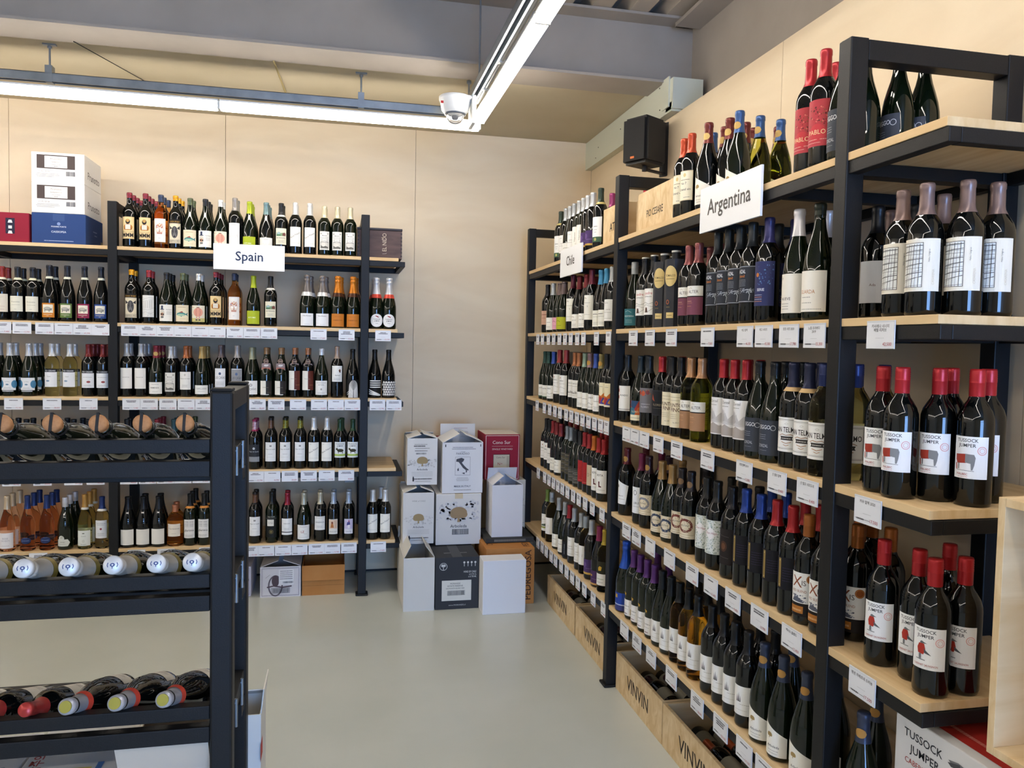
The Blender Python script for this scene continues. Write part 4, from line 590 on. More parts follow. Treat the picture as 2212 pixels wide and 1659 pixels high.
dz('mountain', 'dark bottle with white mountain label and red capsule', 'B', 'k', ('#a8222a', 'f'), L(72, 124, 48, '#eceaea', ('p', [(-36, 60), (-20, 88), (0, 58), (36, 62), (36, 40), (-36, 40)], '#d0cecf'), ('p', [(-36, 40), (-36, 76), (-26, 92), (-12, 54)], '#bdbabb'), ('p', [(-2, 56), (16, 74), (36, 62), (36, 44), (-2, 46)], '#c6c3c3'), ('p', [(-36, 4), (36, 4), (36, 36), (10, 30), (-12, 40), (-36, 30)], '#b0a7a2'), *[('w', [(-30+i*5, 70+i*2), (-24+i*5, 50)], .7, '#8f8c8c') for i in range(5)], ('t', 'Zorzal', -12, 108, 9, '#77736f', 34), ('l', -14, 98, 28, 1.8, '#8d8984')))
dz('telmo', 'dark bottle with white ornate framed label, navy capsule', 'B', 'k', ('#262c4a', 'l'), TELMO, 1.0, 'bandc9a878')
dz('telmoclear', 'clear wine bottle with ornate framed label, navy capsule', 'B', 'y', ('#2c386a', 's'), TELMO)
dz('tussock', 'dark bottle with white cow label and red screw cap', 'B', 'k', ('#b3262c', 's'), tj(COW), 1.0)
dz('bird', 'dark bottle with white bird label and red screw cap', 'B', 'k', ('#b0242a', 's'), tj(BIRD), 1.0)
dz('slantwhite', 'dark bottle with white label slanted at the top', 'B', 'k', ('#5a1f24', 'l'), (74, 110, 50, None, [('p', [(-32, 0), (22, 0), (34, 84), (-32, 110)], '#eceeee'), ('e', -20, 80, 5, 7, '#6a665f'), ('l', -4, 36, 30, 2.5, GREY), ('l', 0, 22, 34, 1.6, GREY)]), 1.0, 'sealb98a4a')
dz('whitemag', 'dark bottle with tall white label, magenta capsule', 'B', 'k', ('#6f2444', 'l'), L(72, 112, 46, '#eef0f4', ('o', -8, 88, 9, 11, 3, '#8a8c90'), ('t', 'LIBUS', 0, 40, 9, '#6a6c72', 44), ('l', 0, 28, 34, 1.4, GREY)))
dz('ornate', 'dark bottle with grey ornate wreath label', 'B', 'k', ('#3a2428', 'l'), ORN('#8f8f98'), 1.0, 'sealb98a4a')
dz('ornatelow', 'burgundy bottle with navy ornate wreath label, tan capsule', 'G', 'n', ('#a5814f', 'l'), (lambda t: (t[0], t[1], 18, t[3], t[4]))(ORN('#3f4a60')))
dz('ornatered', 'dark bottle with maroon ornate wreath label', 'B', 'k', ('#2a2426', 'l'), ORN('#7a4038'), 1.0, 'seal8a6a4a')
dz('flower', 'dark bottle with green flowery label and diamond plate', 'B', 'k', ('#242322', 'l'), L(76, 116, 54, '#dfe3de', ('s', 0, 2, 72, 110, 240, 2.2, ['#9aa89a', '#7f9088', '#b3beb4', '#8a9a7a', '#aebac0']), ('p', [(-26, 70), (0, 92), (26, 70), (0, 48)], '#efecea'), ('t', 'Don Hays', 2, 68, 8, '#9a4a54', 42), ('f', 0, 1, 75, 114, .8, '#b0b8b0')))
dz('darkbrown', 'dark bottle with near-black label and brown emblem', 'B', 'k', ('#1f1d20', 'l'), L(74, 118, 46, '#221c1c', ('e', -10, 60, 14, 18, '#4a3024'), ('e', -10, 60, 8, 11, '#6a4630'), ('w', [(-34, 96), (10, 92)], .8, '#6a6462'), ('w', [(-34, 26), (10, 22)], .8, '#6a6462')))
dz('plateblue', 'black bottle with gold metal strip, blue capsule', 'B', 'k', ('#25408a', 'l'), PLATE, 1.03)
dz('platered', 'black bottle with gold metal strip, red capsule', 'B', 'k', ('#a82428', 'l'), PLATE, 1.03)
dz('xis', 'dark bottle with white X label, copper medal and cap', 'B', 'k', ('#a8622c', 's'), L(76, 120, 24, '#1b1616', ('r', 0, 36, 76, 84, '#ecebe8'), ('t', 'X', -14, 80, 32, '#8a4a2c'), ('t', 'IS', 6, 86, 14, '#4a4644', 18), ('t', 'RED BLEND', -8, 66, 7, '#a0603c', 44), ('p', [(-30, 40), (-18, 60), (-4, 48), (10, 44), (6, 38)], '#5a6070'), ('s', -8, 40, 40, 18, 20, 2, ['#7a8090', '#4a5060', '#b9bcc6']), ('e', 24, 104, 12, 12, '#9a5426'), ('o', 24, 104, 10.5, 10.5, 1.4, '#c98a4c'), ('r', -14, 8, 40, 20, '#b0702f'), ('l', -14, 14, 30, 5, '#d9b080')))
dz('bluespark', 'sparkling bottle with royal blue label and blue foil', 'C', 'n', ('#2450b0', 'm'), L(86, 80, 8, '#2545a0', ('r', 0, 24, 86, 5, '#b9c6e6'), ('r', 0, 0, 86, 24, '#3a3f78'), ('p', [(-26, 56), (-10, 56), (-10, 74), (-18, 70), (-26, 76)], '#c9a240')))
dz('goat', 'green-black bottle with white label and gold goat', 'B', 'n', ('#5a3070', 'l'), GOAT())
dz('aaburg', 'burgundy bottle with white label of three peaks', 'G', 'n', ('#1c1f24', 'l'), (lambda t: (76, 84, 20, t[3], t[4]))(AA))
dz('aaamber', 'amber wine bottle with white label of three peaks', 'B', 'a', ('#17181a', 'l'), AA)
dz('aadark', 'dark bottle with white label of three peaks', 'B', 'k', ('#19191c', 'l'), AA)
for k, d_ in D.items(): d_['key'] = k
LABM = {}
def label_mesh(k):
    if k not in LABM:
        w, h, z, bgc, art = D[k]['lab']; pr = ([('r', 0, 0, w, h, bgc)] if bgc else [])+list(art)
        sh = D[k]['sh']; r = prof_r(sh, (z+h/2)*.001)
        if sh == 'P': r = .0396
        LABM[k] = print_mesh('label_'+k, pr, r=r)
    return LABM[k]
def bottle(k, loc, rz, lab, group, name='wine_bottle'):
    d_ = D[k]; o = newobj(name, body_mesh(d_['sh'], d_['g']), None, loc, rz); s_ = d_['hs']; o.scale = (1, 1, s_)
    if d_['cap'][1]: newobj('capsule', cap_mesh(d_['sh'], d_['cap'][0], d_['cap'][1], d_['extra']), o)
    newobj('bottle_label', label_mesh(k), o, (0, 0, D[k]['lab'][2]*.001))
    if k.startswith('necktag'):
        q = NT.get(k)
        if not q:
            pr = [('p', [(-26, 0), (26, 0), (30, 5), (27, 44), (22, 48), (-22, 48), (-27, 44), (-30, 5)], '#8f7f80'), ('r', 0, 3, 50, 18, '#b06a58'), ('e', 0, 34, 12, 6, '#d8d4d2'), ('e', 10, 36, 5, 4, '#d8d4d2'), ('e', 0, 60, 15, 15, '#4a3a38'), ('o', 0, 60, 14, 14, 1.4, '#c9a58a'), ('t', 'Gold', 0, 57, 8, '#d9c0a8', 20)]
            q = NT[k] = print_mesh('neck_tag', pr, r=.045)
        newobj('neck_tag', q, o, (0, .012, .158))
    tag(o, lab, 'bottle', group); return o
NT = {}
BOT = {
 'S1r1': [('mmm', -1.187, 4.95, 2.0913, -2.1), ('mmm', -1.101, 4.95, 2.0913, 1.0), ('sugar', -1.018, 4.95, 2.0913, -1.9), ('boar', -0.938, 4.95, 2.0913, -0.2), ('fish', -0.858, 4.95, 2.0913, 1.1), ('hatskull', -0.774, 4.95, 2.0913, 1.1), ('pink', -0.689, 4.95, 2.0913, 1.9), ('sketchgrey', -0.609, 4.95, 2.0913, -3.5), ('lime', -0.527, 4.95, 2.0913, 0.7), ('teal', -0.432, 4.95, 2.0913, 2.9), ('land', -0.346, 4.95, 2.0913, 3.0), ('diag', -0.264, 4.95, 2.0913, 3.4), ('diag', -0.18, 4.95, 2.0913, 2.4), ('crest', -0.094, 4.95, 2.0913, 3.5), ('crest', -0.017, 4.95, 2.0913, -3.2), ('crest', 0.06, 4.95, 2.0913, -2.3)],
 'S1r2': [('boar', -1.178, 4.95, 1.6547, 3.7), ('ruin', -1.084, 4.95, 1.6547, 1.0), ('hatskull', -0.988, 4.95, 1.6547, 0.1), ('fish', -0.899, 4.95, 1.6547, 0.7), ('pink', -0.811, 4.95, 1.6547, 3.2), ('mmm', -0.715, 4.95, 1.6547, 3.4), ('sugar', -0.611, 4.95, 1.6547, 1.4), ('lime', -0.503, 4.95, 1.6547, 2.9), ('land', -0.405, 4.95, 1.6547, 3.7), ('cavawhite', -0.193, 4.953, 1.6547, 3.2), ('cavawhite', -0.102, 4.953, 1.6547, 1.7), ('cavaorange', -0.011, 4.953, 1.6547, 2.7), ('cavaorange', 0.081, 4.953, 1.6547, -1.7), ('cavaround', 0.222, 4.953, 1.6547, 2.8), ('cavaround', 0.3, 4.953, 1.6547, -3.3)],
 'S1r3': [('plainwhite', -1.204, 4.95, 1.2285, 2.4), ('plainwhite', -1.127, 4.95, 1.2285, -2.8), ('tremenda', -1.046, 4.95, 1.2285, 3.0), ('crestsil', -0.964, 4.95, 1.2285, -3.6), ('copperwhite', -0.881, 4.95, 1.2285, -1.4), ('lowgold', -0.794, 4.95, 1.2285, 3.8), ('canas', -0.687, 4.95, 1.2285, -1.5), ('canasgrey', -0.595, 4.95, 1.2285, 0.8), ('lowolive', -0.511, 4.95, 1.2285, -2.4), ('necktag', -0.427, 4.95, 1.2285, 0.9), ('necktag', -0.342, 4.95, 1.2285, -3.7), ('necktagred', -0.262, 4.95, 1.2285, -1.5), ('necktagred', -0.185, 4.95, 1.2285, 3.2), ('lowwhite', -0.104, 4.95, 1.2285, -0.3), ('moth', -0.011, 4.95, 1.2285, 0.2), ('finger', 0.083, 4.95, 1.2285, 1.2), ('stripes', 0.217, 4.95, 1.2285, 0.8), ('scales', 0.302, 4.95, 1.2285, 0.5)],
 'S1r4': [('darkplain', -1.204, 4.95, 0.7951, 1.0), ('darkplain', -1.126, 4.95, 0.7951, 0.1), ('redplain', -1.04, 4.95, 0.7951, 1.8), ('tealplain', -0.948, 4.95, 0.7951, 3.8), ('greenplain', -0.861, 4.95, 0.7951, -3.9), ('stripemag', -0.492, 4.95, 0.7951, -3.8), ('stripebrown', -0.399, 4.95, 0.7951, 1.1), ('stripeyel', -0.315, 4.95, 0.7951, 1.0), ('stripeyel', -0.228, 4.95, 0.7951, 1.4), ('diag', -0.147, 4.95, 0.7951, 1.7), ('diag', -0.068, 4.95, 0.7951, -3.8), ('bull', 0.01, 4.95, 0.7951, 1.4), ('bull', 0.088, 4.95, 0.7951, -2.0)],
 'S1r5': [('lowblack', -1.2, 4.95, 0.3438, -0.3), ('lowblack', -1.116, 4.95, 0.3438, 0.7), ('lowblack', -1.032, 4.95, 0.3438, -1.1), ('rosesquat', -0.943, 4.954, 0.3438, -1.0), ('dots', -0.858, 4.95, 0.3438, -1.6), ('dots', -0.779, 4.95, 0.3438, -3.8), ('stripebrown', -0.489, 4.95, 0.3438, 1.9), ('pepe', -0.391, 4.95, 0.3438, -2.2), ('redband', -0.3, 4.95, 0.3438, -2.1), ('lz', -0.203, 4.95, 0.3438, -0.5), ('lanzaga', -0.105, 4.95, 0.3438, -3.2), ('picorange', -0.025, 4.95, 0.3438, -1.3), ('picpurple', 0.067, 4.95, 0.3438, -0.5), ('diag', 0.214, 4.95, 0.3438, -2.6), ('diag', 0.291, 4.95, 0.3438, -1.3)],
 'S0r2': [('redcream', -1.85, 4.95, 1.6547, 3.1), ('cream', -1.771, 4.95, 1.6547, -2.2), ('cream', -1.694, 4.95, 1.6547, 0.2), ('rhinoor', -1.609, 4.95, 1.6547, 2.5), ('rhinogr', -1.516, 4.95, 1.6547, -2.5), ('rhinoma', -1.426, 4.95, 1.6547, -1.8), ('rhinobl', -1.339, 4.95, 1.6547, 2.5)],
 'S0r3': [('bluecirc', -1.899, 4.95, 1.2285, 1.1), ('bluecirc', -1.815, 4.95, 1.2285, -1.2), ('bluecirc', -1.718, 4.95, 1.2285, -1.7), ('clearwhite', -1.599, 4.95, 1.2285, -1.2), ('clearwhite', -1.506, 4.95, 1.2285, -0.6), ('redcap', -1.408, 4.95, 1.2285, 3.4), ('redcap', -1.331, 4.95, 1.2285, 3.5)],
 'S0r4': [('darkplain', -1.895, 4.95, 0.7951, 3.9), ('darkplain', -1.818, 4.95, 0.7951, -0.5), ('darkplain', -1.733, 4.95, 0.7951, 3.6), ('darkplain', -1.643, 4.95, 0.7951, 3.4), ('darkplain', -1.566, 4.95, 0.7951, -2.2), ('darkplain', -1.488, 4.95, 0.7951, 2.0), ('darkplain', -1.411, 4.95, 0.7951, 2.7), ('darkplain', -1.334, 4.95, 0.7951, 1.3), ('darkplain', -1.88, 5.03, 0.7951, 0.2), ('darkplain', -1.803, 5.03, 0.7951, -1.7), ('darkplain', -1.726, 5.03, 0.7951, -1.3), ('darkplain', -1.63, 5.03, 0.7951, -2.2), ('darkplain', -1.546, 5.03, 0.7951, -3.5), ('darkplain', -1.463, 5.03, 0.7951, 0.7), ('darkplain', -1.386, 5.03, 0.7951, -1.7)],
 'S0r5': [('rosewhite', -1.837, 4.95, 0.3438, 2.5), ('roseblue', -1.733, 4.95, 0.3438, 1.5), ('roseblue', -1.633, 4.95, 0.3438, 3.2), ('arrow', -1.536, 4.95, 0.3438, 2.0), ('goldclear', -1.432, 4.95, 0.3438, 1.3), ('blueclear', -1.341, 4.95, 0.3438, 3.5)],
 'Cr1': [('chgreen', 1.272, 4.514, 2.0625, -58.1), ('chwhite', 1.272, 4.406, 2.0625, -60.3), ('chlow', 1.272, 4.322, 2.0625, -61.0), ('chwhite', 1.272, 4.241, 2.0625, -56.1), ('chscript', 1.272, 4.149, 2.0625, -59.2), ('chscript', 1.272, 4.071, 2.0625, -56.7), ('chpurple', 1.272, 3.994, 2.0625, -60.2), ('chpurple', 1.272, 3.913, 2.0625, -61.4), ('chgreen', 1.272, 3.792, 2.0625, -58.7), ('magcap', 1.37, 3.9, 2.0625, -50), ('redcapp', 1.475, 3.7, 2.0625, -50), ('orcap', 1.475, 3.6, 2.0625, -50)],
 'Cr2': [('chpinkdark', 1.272, 4.78, 1.6529, -56.5), ('chlow', 1.272, 4.649, 1.6529, -61.6), ('chpinklow', 1.272, 4.495, 1.6529, -56.7), ('chlimelow', 1.272, 4.407, 1.6529, -55.6), ('chtall', 1.272, 4.232, 1.6529, -56.6), ('chlowred', 1.272, 4.111, 1.6529, -62.9), ('chlowred', 1.272, 3.989, 1.6529, -56.1), ('chtall', 1.272, 3.903, 1.6529, -60.8), ('chblue', 1.272, 3.748, 1.6529, -58.8), ('chblue', 1.272, 3.664, 1.6529, -59.6), ('chwhite', 1.272, 3.583, 1.6529, -59.2)],
 'Cr3': [('chlowgreen', 1.272, 4.8, 1.2372, -56.8), ('chlowgreen', 1.272, 4.711, 1.2372, -63.0), ('chlowblue', 1.272, 4.598, 1.2372, -62.6), ('chtallred', 1.272, 4.47, 1.2372, -62.0), ('chtallred', 1.272, 4.335, 1.2372, -62.0), ('chcopper', 1.272, 4.159, 1.2372, -62.5), ('chcopper', 1.272, 4.081, 1.2372, -55.2), ('chlowmint', 1.272, 3.979, 1.2372, -56.2), ('chlowbrown', 1.272, 3.893, 1.2372, -62.3), ('chlowblue', 1.272, 3.794, 1.2372, -60.5), ('chlowgold', 1.272, 3.71, 1.2372, -60.5), ('chart', 1.272, 3.629, 1.2372, -60.2), ('chart', 1.272, 3.552, 1.2372, -57.8)],
 'Cr4': [('chwhiteblk', 1.272, 4.73, 0.8197, -58.3), ('chwhiteblk', 1.272, 4.649, 0.8197, -61.5), ('chwhitered', 1.272, 4.572, 0.8197, -62.0), ('chlowred', 1.272, 4.491, 0.8197, -58.6), ('chlowred', 1.272, 4.4, 0.8197, -60.0), ('chdark', 1.272, 4.267, 0.8197, -61.6), ('chdark', 1.272, 4.19, 0.8197, -58.2), ('chdarklow', 1.272, 4.109, 0.8197, -56.7), ('chdarklow', 1.272, 4.025, 0.8197, -56.6), ('chred', 1.272, 3.944, 0.8197, -58.0), ('chred', 1.272, 3.867, 0.8197, -60.0), ('chbeige', 1.272, 3.79, 0.8197, -57.4), ('chboot', 1.272, 3.713, 0.8197, -59.6), ('chboot', 1.272, 3.636, 0.8197, -57.4)],
 'Cr5': [('chgreenwhite', 1.272, 4.669, 0.385, -59.3), ('chclear', 1.272, 4.572, 0.385, -61.0), ('chlow', 1.272, 4.407, 0.385, -58.7), ('chlow', 1.272, 4.281, 0.385, -57.4), ('chdarktext', 1.272, 4.194, 0.385, -62.4), ('chwhite', 1.272, 4.101, 0.385, -59.6), ('chwhite', 1.272, 3.974, 0.385, -59.6), ('chclear', 1.272, 3.897, 0.385, -56.0), ('chpurple', 1.272, 3.801, 0.385, -55.5), ('chmaglow', 1.272, 3.676, 0.385, -55.8), ('chyellow', 1.272, 3.593, 0.385, -56.7)],
 'Ar1': [('orangecap', 1.272, 2.816, 2.0625, -63.9), ('orangecap', 1.266, 2.739, 2.0625, -62.3), ('treebl', 1.346, 2.728, 2.0625, -65.0), ('treebr', 1.27, 2.612, 2.0625, -59.5), ('orangecap', 1.419, 2.762, 2.0625, -60.7), ('treebr', 1.314, 2.54, 2.0625, -58.9), ('treebr', 1.348, 2.643, 2.0625, -59.7), ('treebl', 1.305, 2.456, 2.0625, -60.7), ('treebr', 1.392, 2.572, 2.0625, -60.1), ('treebr', 1.453, 2.629, 2.0625, -61.5), ('treeolive', 1.399, 2.488, 2.0625, -65.2), ('treebr', 1.527, 2.589, 2.0625, -61.3), ('treeolive', 1.488, 2.507, 2.0625, -66.0), ('pablo', 1.272, 1.996, 2.0625, -64.9), ('pablo', 1.266, 1.919, 2.0625, -59.8), ('pablo', 1.352, 1.998, 2.0625, -65.6), ('ggo', 1.273, 1.839, 2.0625, -79.3), ('ggo', 1.353, 1.872, 2.0625, -80), ('ggo', 1.432, 1.842, 2.0625, -80), ('ggo', 1.515, 1.85, 2.0625, -80)],
 'Ar2': [('teallow', 1.29, 3.48, 1.6529, -62.2), ('teallow', 1.29, 3.345, 1.6529, -56.0), ('pedre', 1.272, 3.174, 1.6529, -61.6), ('pedre', 1.362, 3.164, 1.6529, -54.9), ('pedre', 1.272, 3.078, 1.6529, -62.0), ('pedre', 1.362, 3.085, 1.6529, -56.9), ('alter', 1.272, 2.743, 1.6529, -56.3), ('alter', 1.362, 2.752, 1.6529, -58.1), ('alter', 1.272, 2.663, 1.6529, -56.6), ('alter', 1.362, 2.654, 1.6529, -55.8), ('anzal', 1.272, 2.514, 1.6529, -58.9), ('anzal', 1.362, 2.516, 1.6529, -63.7), ('anzal', 1.272, 2.437, 1.6529, -57.0), ('anzal', 1.362, 2.439, 1.6529, -64.3), ('anzal', 1.272, 2.359, 1.6529, -60.4), ('anzal', 1.362, 2.362, 1.6529, -55.1), ('anzal', 1.272, 2.282, 1.6529, -61.1), ('anzal', 1.362, 2.284, 1.6529, -62.0), ('bluelab', 1.272, 2.185, 1.6529, -58.1), ('bluelab', 1.362, 2.19, 1.6529, -60.3), ('nine', 1.272, 2.026, 1.6529, -60.1), ('nine', 1.362, 2.024, 1.6529, -60.8), ('arda', 1.272, 1.927, 1.6529, -59.7), ('cass', 1.272, 1.604, 1.6529, -58.3), ('cass', 1.266, 1.521, 1.6529, -55.0), ('cass', 1.39, 1.613, 1.6529, -51.2), ('cass', 1.323, 1.468, 1.6529, -55.7), ('cass', 1.4, 1.468, 1.6529, -53.0), ('blackshort', 1.35, 1.793, 1.6529, -57.7), ('cass', 1.42, 1.833, 1.6529, -53.5), ('blackshort', 1.42, 1.743, 1.6529, -53.0)],
 'Ar3': [('redwhite', 1.272, 3.349, 1.2372, -57.6), ('redwhite', 1.362, 3.351, 1.2372, -59.2), ('multilow', 1.272, 3.19, 1.2372, -57.9), ('poppy', 1.272, 3.097, 1.2372, -55.8), ('poppy', 1.362, 3.09, 1.2372, -63.8), ('darkred', 1.272, 2.964, 1.2372, -57.0), ('darkred', 1.362, 2.972, 1.2372, -58.8), ('nto', 1.272, 2.863, 1.2372, -59.5), ('nto', 1.362, 2.862, 1.2372, -62.8), ('nto', 1.272, 2.785, 1.2372, -60.9), ('nto', 1.362, 2.784, 1.2372, -58.0), ('altertan', 1.272, 2.697, 1.2372, -60.5), ('altertan', 1.272, 2.61, 1.2372, -61.1), ('altertan', 1.362, 2.614, 1.2372, -53.6), ('mountain', 1.272, 2.445, 1.2372, -60.6), ('mountain', 1.362, 2.444, 1.2372, -60.0), ('mountain', 1.272, 2.368, 1.2372, -56.2), ('mountain', 1.362, 2.365, 1.2372, -61.8), ('mountain', 1.272, 2.291, 1.2372, -61.3), ('ggolow', 1.272, 2.21, 1.2372, -62.8), ('ggolow', 1.362, 2.214, 1.2372, -60.4), ('ggolow', 1.272, 2.122, 1.2372, -61.6), ('ggolow', 1.362, 2.119, 1.2372, -61.1), ('telmo', 1.272, 2.024, 1.2372, -56.8), ('telmo', 1.362, 2.026, 1.2372, -53.1), ('telmo', 1.272, 1.947, 1.2372, -59.2), ('telmo', 1.361, 1.948, 1.2372, -59.4), ('telmoclear', 1.267, 1.87, 1.2372, -56.3), ('telmoclear', 1.366, 1.871, 1.2372, -58.3), ('telmoclear', 1.318, 1.811, 1.2372, -56.1), ('telmoclear', 1.394, 1.8, 1.2372, -54.2), ('tussock', 1.274, 1.649, 1.2372, -53.1), ('tussock', 1.266, 1.573, 1.2372, -56.8), ('tussock', 1.334, 1.536, 1.2372, -54.1), ('tussock', 1.4, 1.575, 1.2372, -52.3), ('tussock', 1.371, 1.468, 1.2372, -56.3), ('tussock', 1.438, 1.507, 1.2372, -58.2)],
 'Ar4': [('slantwhite', 1.272, 3.325, 0.8197, -61.1), ('slantwhite', 1.362, 3.329, 0.8197, -56.9), ('whitemag', 1.272, 3.149, 0.8197, -55.3), ('whitemag', 1.362, 3.152, 0.8197, -62.1), ('ornate', 1.272, 3.071, 0.8197, -61.5), ('ornate', 1.362, 3.071, 0.8197, -62.8), ('ornatelow', 1.272, 2.933, 0.8197, -57.4), ('ornatelow', 1.362, 2.94, 0.8197, -54.2), ('ornatelow', 1.272, 2.834, 0.8197, -61.0), ('ornatered', 1.272, 2.744, 0.8197, -56.1), ('ornatered', 1.362, 2.727, 0.8197, -59.9), ('ornatered', 1.272, 2.666, 0.8197, -57.2), ('flower', 1.272, 2.537, 0.8197, -62.3), ('flower', 1.362, 2.531, 0.8197, -55.0), ('flower', 1.272, 2.459, 0.8197, -60.7), ('flower', 1.362, 2.454, 0.8197, -58.0), ('darkbrown', 1.272, 2.353, 0.8197, -57.6), ('darkbrown', 1.362, 2.343, 0.8197, -61.0), ('plateblue', 1.272, 2.265, 0.8197, -59.5), ('plateblue', 1.362, 2.265, 0.8197, -62.5), ('plateblue', 1.272, 2.174, 0.8197, -58.3), ('plateblue', 1.362, 2.183, 0.8197, -60.3), ('platered', 1.272, 2.085, 0.8197, -58.6), ('platered', 1.362, 2.08, 0.8197, -61.7), ('platered', 1.272, 2.001, 0.8197, -57.7), ('platered', 1.362, 2.003, 0.8197, -54.4), ('xis', 1.272, 1.922, 0.8197, -55.7), ('xis', 1.357, 1.926, 0.8197, -53.7), ('xis', 1.271, 1.843, 0.8197, -60.0), ('xis', 1.379, 1.852, 0.8197, -55.9), ('xis', 1.329, 1.792, 0.8197, -57.6), ('xis', 1.446, 1.889, 0.8197, -54.6), ('xis', 1.392, 1.747, 0.8197, -54.8), ('bird', 1.29, 1.639, 0.8197, -53.6), ('bird', 1.31, 1.545, 0.8197, -57.9), ('bird', 1.286, 1.468, 0.8197, -54.0), ('bird', 1.42, 1.578, 0.8197, -52.3), ('bird', 1.364, 1.468, 0.8197, -54.6)],
 'Ar5': [('bluespark', 1.273, 3.309, 0.385, -58.7), ('goat', 1.272, 3.209, 0.385, -62.1), ('goat', 1.362, 3.163, 0.385, -60.8), ('goat', 1.272, 3.132, 0.385, -57.3), ('goat', 1.272, 3.055, 0.385, -57.6), ('goat', 1.362, 3.044, 0.385, -62.8), ('goat', 1.272, 2.978, 0.385, -57.8), ('aaburg', 1.272, 2.897, 0.385, -58.0), ('aaburg', 1.272, 2.813, 0.385, -61.6), ('aaburg', 1.362, 2.84, 0.385, -57.1), ('aaamber', 1.272, 2.732, 0.385, -62.0), ('aaamber', 1.362, 2.759, 0.385, -63.3), ('aaamber', 1.272, 2.655, 0.385, -60.3), ('aaamber', 1.362, 2.682, 0.385, -57.8), ('aaamber', 1.272, 2.578, 0.385, -58.6), ('aaamber', 1.362, 2.585, 0.385, -59.5), ('aadark', 1.272, 2.467, 0.385, -60.5), ('aadark', 1.362, 2.461, 0.385, -64.2), ('aadark', 1.272, 2.381, 0.385, -57.3), ('aadark', 1.272, 2.303, 0.385, -57.0), ('aadark', 1.362, 2.305, 0.385, -56.1), ('aadark', 1.272, 2.221, 0.385, -60.1), ('aadark', 1.362, 2.216, 0.385, -60.4), ('treelow', 1.272, 2.124, 0.385, -56.0), ('treelow', 1.362, 2.115, 0.385, -58.9), ('treelow', 1.272, 2.02, 0.385, -61.0), ('treelow', 1.272, 1.904, 0.385, -56.8), ('treelow', 1.362, 1.901, 0.385, -61.0), ('treelow', 1.272, 1.664, 0.385, -59.8), ('treelow', 1.38, 1.756, 0.385, -58.7)],
}
